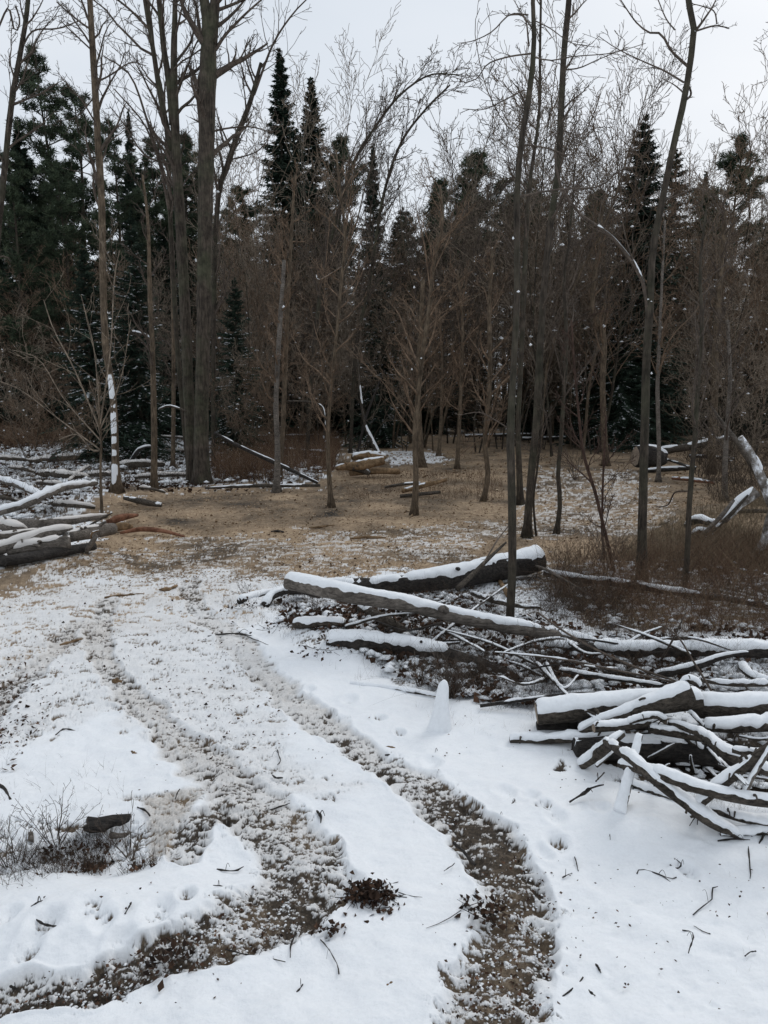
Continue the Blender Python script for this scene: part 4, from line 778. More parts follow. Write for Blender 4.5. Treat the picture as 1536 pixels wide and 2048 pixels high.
# --- front pile
log('thick snow-capped log forming the left back of the pole pile, sawn end left', [(1075, 1426, .14), (1180, 1415, .2), (1290, 1407, .24), (1400, 1400, .26)], [46, 48, 46, 42], 'log', snow=.045, wide=1.05, cut=0, group=GP)
log('thick snow-capped log with two knots at the right back of the pole pile', [(1385, 1412, .2), (1470, 1415, .22), (1620, 1412, .24)], [44, 48, 50], 'log', snow=.045, wide=1.0, stubs=[(.22, 0, -.3, 1, .05, .012), (.42, .1, -.3, 1, .05, .012)], group=GP)
log('tapering log slanting up right across the pile\'s top, thick snow-hooded end', [(1160, 1462, .12), (1230, 1436, .25), (1310, 1408, .4), (1384, 1382, .52)], [16, 26, 36, 44], 'log', snow=.04, wide=.95, group=GP)
log('knobbly snow lump on a short stub behind the snow-hooded log end', [(1358, 1376, .42), (1380, 1360, .5), (1398, 1372, .47)], [10, 16, 12], 'log', snow=.03, wide=1.4, group=GP)
log('long snow-buried pole on the left front ground of the pile', [(1020, 1478, .03), (1110, 1478, .05), (1200, 1472, .1), (1250, 1468, .12)], [18, 24, 22, 18], 'log', snow=.035, wide=1.5, group=GP)
log('large dark wet log low in the shadow inside the pile', [(1150, 1494, .06), (1260, 1498, .08), (1400, 1510, .08), (1620, 1540, .06)], [44, 58, 62, 60], 'log_wet', snow=.02, wide=.7, gaps=.45, group=GP)
log('dark wet log directly under the left sawn log of the pile', [(1072, 1452, .04), (1180, 1450, .06), (1300, 1450, .08)], [22, 26, 28], 'log_wet', snow=0, group=GP)
log('short flat snowy pole crossing the middle of the pile, blunt left end', [(1188, 1456, .28), (1240, 1452, .3), (1300, 1445, .33)], [22, 22, 20], 'log', snow=.03, wide=1.0, group=GP, cut=0)
log('peaked snowy branch stub on top of the short flat pole', [(1256, 1445, .33), (1305, 1432, .4), (1328, 1440, .36)], [12, 14, 10], 'log', snow=.035, wide=1.3, group=GP)
log('snowy pole continuing right from the short flat one', [(1298, 1458, .3), (1350, 1466, .3), (1402, 1475, .28)], [20, 22, 24], 'log', snow=.028, wide=.9, group=GP)
log('long snowy pole bending down right from the pile\'s middle to the right edge', [(1338, 1445, .34), (1398, 1466, .34), (1445, 1500, .3), (1490, 1524, .24), (1580, 1560, .16)], [14, 22, 26, 25, 22], 'log', snow=.032, wide=.95, group=GP)
log('thick left leg of the pile\'s inverted V, thick end up right', [(1160, 1532, .04), (1195, 1508, .14), (1218, 1488, .24), (1246, 1468, .3)], [24, 28, 22, 14], 'log', snow=.03, wide=.9, group=GP)
log('snowy middle pole falling right from the apex of the inverted V', [(1212, 1483, .26), (1262, 1518, .27), (1320, 1568, .2), (1400, 1622, .06)], [18, 24, 24, 24], 'log', snow=.03, wide=.9, group=GP)
log('longest front pole, blunt left end, running to the right edge', [(1240, 1528, .22), (1320, 1552, .24), (1420, 1584, .24), (1500, 1600, .22), (1620, 1612, .2)], [20, 26, 28, 28, 28], 'log', snow=.032, wide=.95, group=GP, cut=0)
log('snowy pole standing nearly upright, its split foot in front of the pile', [(1240, 1626, .02), (1252, 1580, .1), (1262, 1540, .2), (1280, 1468, .38)], [28, 24, 20, 16], 'log', snow=.025, wide=1.3, group=GP)
log('front pole ending lowest in the snow at right, below the crossing poles', [(1314, 1562, .2), (1365, 1600, .13), (1420, 1642, .07), (1482, 1676, .0)], [26, 30, 30, 16], 'log', snow=.032, wide=1.1, group=GP)
log('pole slanting up right from the front crossing to the right edge', [(1392, 1614, .1), (1455, 1560, .27), (1510, 1515, .4), (1560, 1480, .5)], [24, 28, 24, 22], 'log', snow=.028, wide=.9, group=GP)
log('thin pale pole propped near the right edge in front of the pile', [(1488, 1592, .22), (1505, 1555, .32), (1528, 1518, .42), (1545, 1490, .5)], [14, 12, 10], 'log_grey', snow=.012, wide=1.0, group=GP, name='branch', cat='branch')
log('stubby snow-topped fork lying at the foot of the lowest pole', [(1380, 1632, .05), (1405, 1626, .08), (1432, 1640, .04)], [12, 20, 14], 'log', snow=.02, wide=.9, group=GP)
log('short pole end poking right at the pile\'s right middle', [(1465, 1500, .36), (1510, 1507, .38), (1570, 1500, .4)], [14, 20, 20], 'log', snow=.022, wide=.9, group=GP)
log('snowy branch stub hanging in the dark gap of the pile', [(1372, 1476, .2), (1392, 1492, .16), (1408, 1505, .12)], [12, 18, 16], 'log', snow=.02, wide=1.2, group=GP)
log('snow-bedded pole at the right edge between the knotty log and the bent pole', [(1408, 1452, .18), (1470, 1452, .2), (1600, 1444, .22)], [22, 30, 36], 'log', snow=.045, wide=1.4, group=GP)
log('thin upright snowy twig in the dark gap at the pile\'s right', [(1388, 1545, .05), (1382, 1525, .13), (1381, 1512, .2)], [5, 6, 4], 'log', snow=.01, wide=1.3, group=GP, name='branch', cat='branch')
log('snowy twig slanting in the upper gap of the pile', [(1380, 1424, .22), (1395, 1440, .24), (1404, 1452, .2)], [9, 8, 6], 'log', snow=.012, wide=1.3, group=GP, name='branch', cat='branch')
log('half-buried pole end behind the front crossing, right foreground', [(1245, 1560, .02), (1310, 1585, .03), (1370, 1605, .02)], [16, 18, 12], 'log', snow=.03, wide=1.5, group=GP)
log('snow-covered pole on the ground along the right edge below the longest front pole', [(1420, 1618, .04), (1500, 1640, .06), (1600, 1650, .06)], [16, 20, 20], 'log', snow=.035, wide=1.5, group=GP)
log('low snowy mound-like log at the very right edge of the foreground', [(1440, 1668, .01), (1510, 1664, .02), (1600, 1660, .02)], [12, 18, 18], 'log', snow=.03, wide=1.7, group=GP)
stick('dark bare forked stick lying on the snow in front of the pile', [(1138, 1604, .015), (1170, 1584, .05), (1186, 1572, .09), (1207, 1568, .1)], [6, 9, 8, 4], 'log_wet', snow=.004, gaps=.45)
stick('short straight dark stick above the forked stick before the pile', [(1192, 1562, .1), (1200, 1553, .14), (1208, 1545, .17)], [4, 5, 4], 'log')
# --- left pile
GL = 'log heap at the left edge'
log('snow-topped grey log slanting up right on the left heap, uppermost long one', [(-30, 1110, .15), (30, 1088, .22), (90, 1068, .28), (141, 1058, .3)], [26, 26, 24, 20], 'log_grey', snow=.07, wide=1.1, group=GL, smat='snow_dirty')
log('front snow-topped log of the left heap with a sawn right end', [(16, 1105, .12), (80, 1092, .17), (141, 1084, .2)], [26, 36, 32], 'log_grey', snow=.08, wide=1.0, cut=-1, group=GL, smat='snow_dirty')
log('bare thick grey log end of the left heap pointing right', [(135, 1075, .22), (180, 1064, .24), (224, 1058, .24)], [28, 32, 30], 'log_grey', snow=.02, wide=.6, gaps=.5, cut=-1, group=GL, smat='snow_dirty')
log('dark soaked log at the base of the left heap', [(-40, 1126, .05), (40, 1118, .1), (110, 1106, .1), (190, 1092, .1)], [26, 28, 24, 20], 'log_wet', snow=0, group=GL, smat='snow_dirty')
log('snow-hooded log with drooping right end at the left frame edge', [(-40, 1046, .35), (20, 1052, .38), (50, 1060, .3)], [22, 24, 16], 'log_grey', snow=.08, wide=1.3, group=GL, smat='snow_dirty')
log('pale bare log below the snow-hooded one at the left frame edge', [(-40, 1076, .3), (30, 1068, .3), (75, 1060, .28)], [16, 18, 12], 'log_grey', snow=.015, gaps=.5, group=GL, smat='snow_dirty')
log('long bare log running right behind the left heap', [(30, 1048, .15), (90, 1046, .2), (150, 1040, .2), (212, 1032, .15)], [18, 20, 18, 12], 'log_grey', snow=.04, wide=.9, gaps=.38, group=GL, smat='snow_dirty')
log('long snow-topped pole curving up right above the left heap', [(-30, 1032, .3), (40, 1012, .4), (85, 992, .5), (130, 975, .5), (192, 966, .4)], [14, 15, 16, 14, 9], 'log_grey', snow=.08, wide=1.2)
log('snowy pole slanting down right from the left frame edge, above the curving pole', [(-20, 955, .3), (31, 968, .35), (82, 992, .35)], [10, 13, 12], 'log_grey', snow=.07, wide=1.5)
log('short square post leaning beside the bare log end of the left heap', [(172, 1102, .05), (182, 1088, .2), (192, 1072, .35)], [10, 11, 9], 'log_grey', snow=0, name='branch', cat='branch')
log('thin peeled twig bent over the bare log end of the left heap', [(183, 1078, .28), (184, 1066, .4), (198, 1061, .42)], [4, 4, 3], 'log_tan', snow=.01, name='branch', cat='branch')
log('splintered reddish chunk of wood right of the left heap', [(215, 1046, .1), (240, 1036, .14), (275, 1030, .1)], [12, 16, 6], 'log_red', snow=0, lump=.2, name='wood_piece', cat='wood')
log('smaller splintered brown chunk under the reddish one', [(222, 1058, .06), (245, 1052, .1), (262, 1054, .05)], [14, 16, 10], 'log_tan', snow=0, lump=.2, name='wood_piece', cat='wood')
log('long curved reddish-brown stick on the brown clearing right of the heap', [(240, 1066, .05), (285, 1058, .1), (330, 1063, .08), (368, 1073, .04)], [5, 10, 8, 4], 'log_red', snow=0, name='branch', cat='branch')
log('brown log lying right of the snow-plastered tree\'s foot', [(250, 996, .1), (285, 1003, .12), (322, 1010, .08)], [9, 12, 10], 'log', snow=.02, gaps=.42)
log('thin stick rising from the left heap toward the splintered chunk', [(180, 1050, .2), (205, 1036, .3), (225, 1026, .38)], [4, 5, 2], 'log', snow=0, name='branch', cat='branch')
GD = 'snowy deadfall logs in the left wood'
for i, (a, b_, w_, lb) in enumerate([
  ((-20, 916), (60, 921), 10, 'thin snowy log at the left edge of the deadfall'), ((60, 922), (215, 912), 16, 'long snow-covered log at the back left of the deadfall'), ((238, 930), (326, 929), 17, 'evenly snow-topped log between the snow-plastered tree and the brown trunk'),
  ((84, 948), (176, 955), 18, 'dark grey log with snowy top in the middle of the left deadfall'), ((138, 962), (178, 932), 7, 'short snowy limb slanting up right in the left deadfall'), ((74, 966), (132, 972), 10, 'short snowy log above the long curving pole'),
  ((176, 950), (236, 950), 12, 'snowy log ending behind the snow-plastered trunk'), ((205, 905), (295, 896), 8, 'slim snowy pole behind the snow-plastered trunk'), ((270, 955), (372, 950), 10, 'snowy pole low between the brown trunk and the big pair'),
  ((330, 905), (378, 903), 8, 'short snowy pole just left of the big trunk pair'), ((425, 912), (500, 906), 8, 'short snowy pole right of the big trunk pair'), ((-20, 990), (40, 1004), 9, 'snowy pole end at the left edge above the heap'),
  ((100, 1008), (190, 1015), 13, 'snow-blanketed log under the long curving pole'), ((250, 874), (380, 876), 6, 'far thin log behind the snow-plastered trunk, with a snow line'), ((20, 935), (70, 944), 8, 'broken snowy stick in the left deadfall near the edge'), ((280, 975), (330, 985), 7, 'low snowy branch at the brown trunk\'s foot')]):
    mid = ((a[0]+b_[0])/2, (a[1]+b_[1])/2-2); log(lb, [(*a, .12), (*mid, .2), (*b_, .12)], [w_*.9, w_, w_*.7], 'log', snow=.07, wide=1.15, gaps=.36, group=GD, smat='snow_dirty')
log('arched dark root with snow on its back behind the brown trunk', [(262, 922, .1), (278, 900, .5), (298, 893, .6), (312, 902, .4)], [8, 7, 6, 5], 'log_wet', snow=.05, wide=1.2, name='branch', cat='branch')
log('snowy arched branch left of the big trunk pair', [(318, 818, 2.6), (340, 812, 2.75), (372, 822, 2.5)], [4, 5, 4], 'log', snow=.012, gaps=.47, wide=1.1, name='branch', cat='branch')
# --- centre back
log('long snow-lined pole slanting down right past the pale dead trunk', [(428, 865, 1.6), (480, 893, 1.2), (560, 930, .6), (636, 966, .05)], [5, 7, 8, 6], 'log_wet', snow=.022, wide=.7, gaps=.42)
log('thin dark pole lying level at the clearing edge right of the big pair', [(410, 976, .1), (500, 972, .16), (640, 971, .14)], [4, 7, 6], 'log', snow=.02, gaps=.45)
log('broken peeled trunk piece on the brush mound, jagged right end, centre back', [(672, 936, .25), (720, 930, .35), (768, 921, .45)], [9, 20, 17], 'log_tan', snow=.05, wide=.6, gaps=.42, cut=-1, lump=.14)
log('smooth tan log lying just under the broken peeled trunk piece', [(700, 946, .1), (750, 942, .15), (800, 943, .15)], [12, 13, 11], 'log_tan', snow=0, cut=-1)
log('short dark-ended log stub left of the peeled trunk piece', [(705, 934, .25), (725, 940, .2), (738, 946, .15)], [14, 14, 10], 'log', snow=.02)
log('snowy log behind the broken peeled trunk piece', [(705, 914, .3), (735, 910, .35), (772, 914, .3)], [12, 15, 12], 'log_tan', snow=.08, wide=1.2)
log('brown rough log pointing right behind the centre sapling\'s foot', [(805, 982, .1), (850, 970, .25), (892, 959, .35)], [10, 10, 9], 'log_tan', snow=.02, gaps=.5, cut=-1)
log('thin brown pole under the rough log by the centre sapling', [(800, 992, .05), (845, 988, .08), (880, 984, .1)], [7, 8, 6], 'log', snow=0)
log('dark thin pole left of the rough log by the centre sapling', [(770, 974, .1), (810, 968, .14), (840, 966, .14)], [5, 6, 5], 'log', snow=.02, gaps=.5)
log('snow-coated leaning birch stem rising left from the peeled trunk piece', [(760, 916, .2), (740, 872, 1.2), (728, 842, 2.0), (719, 770, 3.8), (714, 705, 5.4)], [12, 8, 6, 4, 3], 'log', snow=.03, wide=1.5, gaps=.46)
log('bare dark stem leaning right, crossing the snow-coated birch stem', [(714, 908, .1), (728, 850, 1.6), (748, 790, 3.), (770, 740, 4.4)], [5, 5, 4, 3], 'log_wet', snow=0, name='branch', cat='branch')
log('snow-clad broken upright limb left of the peeled trunk piece', [(650, 905, .1), (649, 870, .9), (652, 835, 1.7)], [6, 5, 4], 'log', snow=.03, gaps=.46, wide=1.5, name='branch', cat='branch')
log('snowy arching twig over the brush right of the brown crossing trunk', [(575, 802, 2.2), (620, 804, 2.3), (645, 815, 2.), (650, 850, 1.2)], [3, 4, 4, 3], 'log', snow=.012, gaps=.48, wide=1.1, name='branch', cat='branch')
for i, (a, b_, w_, lb, mt_) in enumerate([((500, 873), (640, 870), 5, 'far dark log with a snow line behind the pale dead trunk', 'log'), ((930, 872), (1090, 868), 6, 'far thin log at the back edge of the clearing, right of centre', 'log'), ((1040, 878), (1250, 872), 7, 'far dark log behind the kinked trunk', 'log_wet'),
      ((1105, 862), (1200, 858), 6, 'far log with a snow line beyond the sturdy brown tree', 'log'), ((560, 898), (660, 905), 7, 'brown log buried in reddish brush left of the peeled trunk piece', 'log')]):
    log(lb, [(*a, .2), ((a[0]+b_[0])/2, (a[1]+b_[1])/2, .25), (*b_, .2)], [w_, w_*.8], mt_, snow=.06, gaps=.4)
log('thin brown slab of wood lying alone on the middle of the clearing', [(700, 1077, .02), (735, 1074, .03), (772, 1075, .02)], [4, 6, 3], 'log_tan', snow=0, name='stick', cat='stick')
log('pale splinter of wood lying left of centre on the clearing', [(618, 1056, .02), (645, 1053, .03), (668, 1050, .02)], [3, 5, 2], 'log_tan', snow=0, name='stick', cat='stick')
log('dark short bark strip on the left half of the clearing', [(542, 1063, .02), (556, 1062, .03), (568, 1064, .02)], [3, 5, 3], 'log_wet', snow=0, name='stick', cat='stick')
# --- right back
log('snow-topped log rising to the right from a dark broken root block', [(1322, 902, .35), (1380, 893, .7), (1420, 884, .95), (1462, 876, 1.15)], [16, 15, 13, 11], 'log', snow=.06, wide=.9)
log('dark broken root block with snow on top, at the left foot of the rising log', [(1270, 912, .45), (1295, 912, .45), (1325, 915, .4)], [36, 46, 34], 'log_wet', snow=.09, wide=.9, lump=.2, name='stump', cat='stump', cut=0)
log('flat snow-topped plank-like log under the root block', [(1292, 941, .08), (1340, 938, .12), (1392, 936, .15)], [8, 10, 7], 'log_wet', snow=.04, wide=1.)
log('thin dark limb slanting down right below the rising log', [(1318, 915, .3), (1350, 924, .3), (1384, 936, .25)], [4, 5, 5], 'log_wet', snow=.02, gaps=.5, name='branch', cat='branch')
log('reddish log lying behind the slender weed-side tree', [(1345, 956, .08), (1390, 960, .1), (1428, 966, .08)], [6, 8, 5], 'log_red', snow=.03, gaps=.4)
log('dark log lying behind the stout brown trunk, right of the rising log', [(1380, 912, .1), (1420, 914, .15), (1470, 918, .1)], [6, 8, 5], 'log_wet', snow=.03, gaps=.4)
log('white snow-coated broken trunk leaning in from the right edge', [(1480, 874, 1.45), (1500, 905, 1.2), (1520, 950, .9), (1542, 1000, .6), (1570, 1080, .2)], [11, 14, 18, 21, 23], 'log_pale', snow=.04, wide=1.2, gaps=.36)
log('splintered grey pole leaning behind the white snow-coated trunk', [(1422, 812, 2.3), (1450, 852, 1.8), (1475, 885, 1.4), (1510, 945, .6), (1530, 985, .1)], [3, 8, 11, 9, 6], 'log_grey', snow=0, name='branch', cat='branch')
log('thick pale peeled log with black butt on the right brush heap', [(1448, 1042, .3), (1478, 1008, .55), (1512, 982, .75)], [12, 20, 26], 'log_pale', snow=.04, wide=1.0, cut=-1)
log('grey forked limb slanting across the pale peeled log', [(1402, 1072, .1), (1440, 1035, .4), (1468, 1000, .65)], [7, 9, 6], 'log_grey', snow=0, name='branch', cat='branch')
log('second grey limb beside the forked one on the right brush heap', [(1412, 1074, .1), (1460, 1030, .4), (1496, 990, .7)], [6, 8, 4], 'log', snow=.01, gaps=.5, name='branch', cat='branch')
log('snow-covered knobbly root in front of the right brush heap', [(1370, 1052, .1), (1395, 1040, .25), (1420, 1046, .25), (1440, 1052, .1)], [9, 14, 12, 8], 'log_wet', snow=.07, wide=1.2, lump=.2)
log('snow-covered low stub left of the knobbly root by the right brush heap', [(1385, 1070, .08), (1402, 1066, .12), (1425, 1072, .08)], [14, 18, 10], 'log_wet', snow=.06, wide=1.1, lump=.2)
log('bare brown limb lying level across the right brush heap', [(1446, 1024, .25), (1500, 1022, .3), (1570, 1024, .3)], [6, 8, 8], 'log', snow=0, name='branch', cat='branch')
log('pale twisted root reaching up at the right edge over the dry weeds', [(1516, 1105, .08), (1528, 1080, .3), (1535, 1040, .6), (1545, 1010, .8)], [20, 14, 9, 6], 'log_pale', snow=0, name='branch', cat='branch')
log('thin bare twig reaching from the slender weed-side tree to the left', [(1378, 982, .9), (1350, 985, .8), (1335, 1010, .5), (1312, 1014, .35)], [3, 3, 2], 'twig', snow=0, name='branch', cat='branch')
log('short dark stick on the snowy right path', [(1318, 1050, .03), (1330, 1047, .05), (1342, 1042, .05)], [3, 4, 3], 'log', snow=0, name='stick', cat='stick')

# snow covered stump
b0 = P(882, 1462, 0); rt = empty('stump', b0, 'slender snow-cloaked stump standing alone in front of the tangle', 'stump'); o = np.array(rt.location)
pw = np.array([P(892, 1463, -.01), P(890, 1450, .03), D(886, 1400, b0[1]+.05), D(886, 1376, b0[1]+.05)]); mw = MB()
solid(mw, smooth_path(pw, 14), np.linspace(.042, .02, 14), 10, 3.3, lump=.2); mw.build('wood', M['log_wet'], rt, smooth=True, loc=o)
mw = MB(); s3 = smooth_path(np.array([[*(b0+[-.01, .02, -.02]), .082], [*D(882, 1440, b0[1]+.03), .068], [*D(884, 1405, b0[1]+.04), .044], [*D(887, 1375, b0[1]+.05), .032], [*D(888, 1365, b0[1]+.05), .022], [*D(888, 1360, b0[1]+.05), .008]]), 24)
solid(mw, s3[:, :3], s3[:, 3]*1.12, 16, 8.1, lump=.17); mw.build('snow', M['snow'], rt, smooth=True, loc=o)
# --- small sticks lying on the snow
for pts, w_, lb in [
 ([(110, 1470), (128, 1458), (152, 1462)], [3, 4, 2], 'bent black twig on the smooth snow in the left middle'),
 ([(545, 1550), (552, 1556), (566, 1556)], [5, 6, 3], 'short hooked black twig in the middle of the track bed'),
 ([(540, 1620), (570, 1610), (604, 1596)], [3, 4, 2], 'long thin twig pointing up right between the wheel tracks'),
 ([(633, 1622), (641, 1632), (641, 1646)], [5, 7, 4], 'curved dark bark sliver between the wheel tracks'),
 ([(866, 1486), (874, 1500), (888, 1516)], [3, 4, 3], 'short dark stick lying on clean snow left of the pile'),
 ([(770, 1494), (780, 1495), (790, 1496)], [5, 6, 5], 'small brown wood chip on clean snow, upper of two'),
 ([(770, 1510), (780, 1510), (788, 1511)], [4, 5, 4], 'small dark wood chip on clean snow, lower of two'),
 ([(555, 1500), (558, 1512), (562, 1524), (556, 1530)], [2, 3, 2], 'thin wavy twig beside the right wheel track, upper part'),
 ([(1274, 1748), (1276, 1741), (1300, 1742), (1340, 1757), (1352, 1755)], [3, 4, 3, 2], 'long thin bent twig on the clean snow at right'),
 ([(1300, 1742), (1325, 1752), (1341, 1764)], [2, 3, 1.5], 'side twig branching below the long bent twig at right'),
 ([(1386, 1829), (1415, 1806), (1424, 1796), (1425, 1774), (1436, 1772)], [2.5, 4, 3, 2], 'zigzag twig on the clean snow at far right'),
 ([(1378, 1908), (1388, 1878), (1381, 1864), (1364, 1860)], [3, 5, 3, 2], 'dark crooked twig low at right, lower one of a crossing pair'),
 ([(1388, 1852), (1404, 1862), (1421, 1868)], [2, 4, 3], 'dark forked twig low at right, upper one of a crossing pair'),
 ([(1125, 1755), (1134, 1750), (1144, 1746)], [3, 3, 2], 'short straight twig on snow right of the muddy bend'),
 ([(1148, 1714), (1153, 1726), (1156, 1742)], [2, 3, 2], 'fine upright-lying twig on snow right of the muddy bend'),
 ([(1017, 1612), (1026, 1606), (1030, 1598)], [2, 3, 2], 'tiny hooked twig on snow above the muddy bend'),
 ([(997, 1640), (1001, 1632), (1003, 1626)], [2.5, 3, 2], 'tiny straight twig at the upper edge of the muddy bend'),
 ([(1427, 1722), (1430, 1680), (1431, 1640)], [1, 1, 1], None),
 ([(1500, 1757), (1499, 1720), (1497, 1692)], [3, 4, 3], 'thin dark stalk poking up near the right edge'),
 ([(1340, 1730), (1352, 1738), (1362, 1728), (1348, 1716)], [3, 4, 3, 2], 'small curled twig with a knot on the clean snow at right'),
 ([(250, 1828), (257, 1816), (263, 1804)], [3, 5, 4], 'short dark twig on the left snow bank'),
 ([(424, 1772), (440, 1771), (450, 1776)], [3, 4, 3], 'short black twig near the tip of the left snow bank'),
 ([(433, 1738), (470, 1742), (488, 1733)], [3, 4, 3], 'long low twig on the upper edge of the left snow bank'),
 ([(70, 1838), (90, 1848), (122, 1856)], [5, 8, 4], 'thick black twig on the left snow bank'),
 ([(20, 1972), (32, 1978), (42, 1980)], [5, 8, 3], 'small black root bit on the bank at the lower left'),
 ([(60, 1816), (75, 1806), (88, 1802)], [6, 9, 5], 'stubby dark stick at the foot of the left scrub'),
 ([(450, 1900), (500, 1912), (570, 1924)], [3, 5, 3], 'long dark branch lying in the left wheel track'),
 ([(580, 1915), (583, 1890), (598, 1848)], [3, 4, 2], 'thin twig rising from the left wheel track'),
 ([(640, 1878), (655, 1895), (676, 1935), (677, 1948)], [2, 3, 2], 'fine bent twig on the snow between the tracks, bottom'),
 ([(593, 1984), (601, 1976), (606, 1968)], [3, 4, 2], 'little twig on the snow at the bottom, left of centre'),
 ([(768, 1975), (782, 1967), (792, 1964)], [5, 7, 4], 'brown wood chip on the snow left of the muddy bend'),
 ([(386, 2033), (396, 2034), (406, 2033)], [6, 9, 6], 'dark bark chip at the bottom edge of the picture'),
 ([(888, 1742), (902, 1732), (910, 1726)], [2, 3, 2], 'thin twig just left of the muddy bend'),
 ([(908, 1686), (930, 1706), (950, 1730)], [8, 10, 6], 'dark root strip along the inner edge of the muddy bend'),
 ([(1100, 2010), (1130, 1990), (1160, 1965), (1168, 1955)], [2, 4, 4, 3], 'dark twig on the outer edge of the muddy bend, bottom'),
 ([(1174, 1977), (1182, 1986), (1190, 1992)], [5, 8, 5], 'dark bark chip outside the muddy bend, bottom'),
 ([(1190, 1928), (1196, 1934), (1202, 1946)], [4, 6, 3], 'small dark twig outside the muddy bend'),
 ([(1210, 1690), (1216, 1680), (1220, 1684), (1226, 1672)], [3, 4, 3], 'small bent twig in the snow below the pile'),
 ([(1380, 1652), (1388, 1638), (1396, 1626), (1396, 1650)], [3, 4, 3], 'upright bent twig at the foot of the lowest pole'),
 ([(1436, 1682), (1470, 1678), (1500, 1680)], [3, 5, 3], 'dark twig on the snow just below the lowest pole'),
 ([(1500, 1640), (1530, 1660), (1560, 1680)], [4, 6, 4], 'dark twig at the right frame edge below the pile'),
 ([(1514, 1700), (1524, 1675), (1532, 1650)], [4, 6, 4], 'dark stalk at the right frame edge'),
 ([(1490, 1912), (1500, 1904), (1512, 1902)], [2, 4, 2], 'tiny twig near the right edge, low'),
 ([(230, 1530), (262, 1520), (300, 1514), (330, 1520), (372, 1536)], [1.5, 2.5, 2.5, 2.5, 3], None),
 ([(415, 1272), (440, 1268), (470, 1268), (506, 1272)], [3, 4, 5, 3], 'dark twig lying by the track just above the picture centre-left'),
 ([(475, 1262), (500, 1275), (535, 1290)], [1.5, 2, 1.5], 'fine straight twig beside the track above the centre'),
 ([(120, 1290), (140, 1284), (166, 1278)], [4, 7, 3], 'yellowish splinter of wood on the worn snow at left'),
 ([(210, 1195), (250, 1190), (290, 1188)], [4, 8, 3], 'yellow wood splinter at the far end of the worn track'),
 ([(318, 1180), (338, 1178), (354, 1171)], [5, 9, 4], 'orange wood splinter at the far end of the worn track'),
 ([(226, 1362), (236, 1362), (244, 1363)], [8, 10, 5], 'small brown block of bark in the left wheel track'),
 ([(263, 1504), (268, 1506), (274, 1508)], [7, 8, 6], 'small brown wood chip on the left packed snow'),
 ([(350, 1598), (355, 1586), (360, 1578)], [3, 4, 2], 'short twig by the dirty slope at left'),
 ([(275, 1614), (290, 1620), (300, 1632)], [3, 5, 3], 'forked twig above the left scrub'),
 ([(-10, 1560), (8, 1580), (22, 1600)], [6, 10, 8], 'dark stick at the left edge of the frame'),
 ([(640, 1760), (655, 1745), (668, 1735)], [3, 4, 3], None),
]:
    if lb is None: continue
    m_ = 'log_tan' if any(q in lb for q in ('yellow', 'brown', 'orange')) else 'log_wet'
    nm = 'wood_chip' if ('chip' in lb or 'splinter' in lb or 'block' in lb) else 'twig'
    stick(lb, [(a, b_, .014+.004*(i % 2)) for i, (a, b_) in enumerate(pts)], w_, m_, name=nm, cat=nm.replace('_', ' '))
# dark slab of bark at lower left
def slab(label, poly, z, th, mat, tilt=0.):
    q = np.array([P(a, b_, z) for a, b_ in poly]); c = q.mean(0); q[:, 2] = c[2]+(q[:, 1]-c[1])*tilt; n = len(q); mbb = MB(); up = np.array([0, 0, th])
    lo = q-up; v = np.vstack([q, lo, c+up*.5, c-up]); t_ = []
    for j in range(n):
        k = (j+1) % n; t_ += [(2*n, j, k), (2*n+1, n+k, n+j), (j, n+j, n+k), (j, n+k, k)]
    r = empty('bark_piece', c-up, label, 'bark'); mbb.add(v, t=t_); mbb.build('bark', M[mat], r, loc=c-up)
slab('large dark slab of bark lying on the snow above the left scrub', [(166, 1655), (172, 1650), (178, 1648), (172, 1640), (176, 1634), (195, 1636), (225, 1630), (262, 1626), (258, 1634), (252, 1638), (240, 1644), (232, 1644), (218, 1650), (208, 1657), (196, 1658), (180, 1660)], .06, .02, 'log_wet', .25)
slab('small curved pale bark flake right below the large dark slab', [(218, 1668), (222, 1662), (240, 1666), (258, 1662), (250, 1670), (232, 1675), (220, 1676)], .03, .012, 'log_grey')
slab('small upright grey bark flake left of the large dark slab', [(56, 1680), (57, 1662), (62, 1655), (67, 1666), (68, 1684)], .03, .012, 'log_grey')

# ------------------------------------------------------------------ undergrowth, litter
rngW = np.random.default_rng(9)
def in_poly(x, y, poly):
    c = np.zeros(x.shape, bool); n = len(poly)
    for i in range(n):
        a, b_ = poly[i], poly[(i+1) % n]
        if a[1] == b_[1]: continue
        c ^= ((a[1] > y) != (b_[1] > y)) & (x < a[0]+(y-a[1])*(b_[0]-a[0])/(b_[1]-a[1]))
    return c
def sample(poly, n, clump=0., cs=1.2, ybias=1.):
    poly = np.array(poly, float); lo, hi = poly.min(0), poly.max(0); out = np.zeros((0, 2))
    while len(out) < n:
        s = lo+rngW.random((n*2, 2))*(hi-lo); s = s[in_poly(s[:, 0], s[:, 1], poly)]
        yc = np.maximum((s[:, 1]-790), 20); cy_ = (1024-s[:, 1])/F; k = H/(SP-cy_*CP); X = (s[:, 0]-768)/F*k; Y = (CP+cy_*SP)*k
        if clump: keep = vnoise(X*cs+3, Y*cs, 19)*.6+vnoise(X*cs*3, Y*cs*3, 23)*.4 > clump*rngW.uniform(.7, 1.2, len(s)); X, Y = X[keep], Y[keep]
        out = np.vstack([out, np.stack([X, Y], 1)])
    out = out[:n]; return np.column_stack([out, macro(out[:, 0], out[:, 1])])
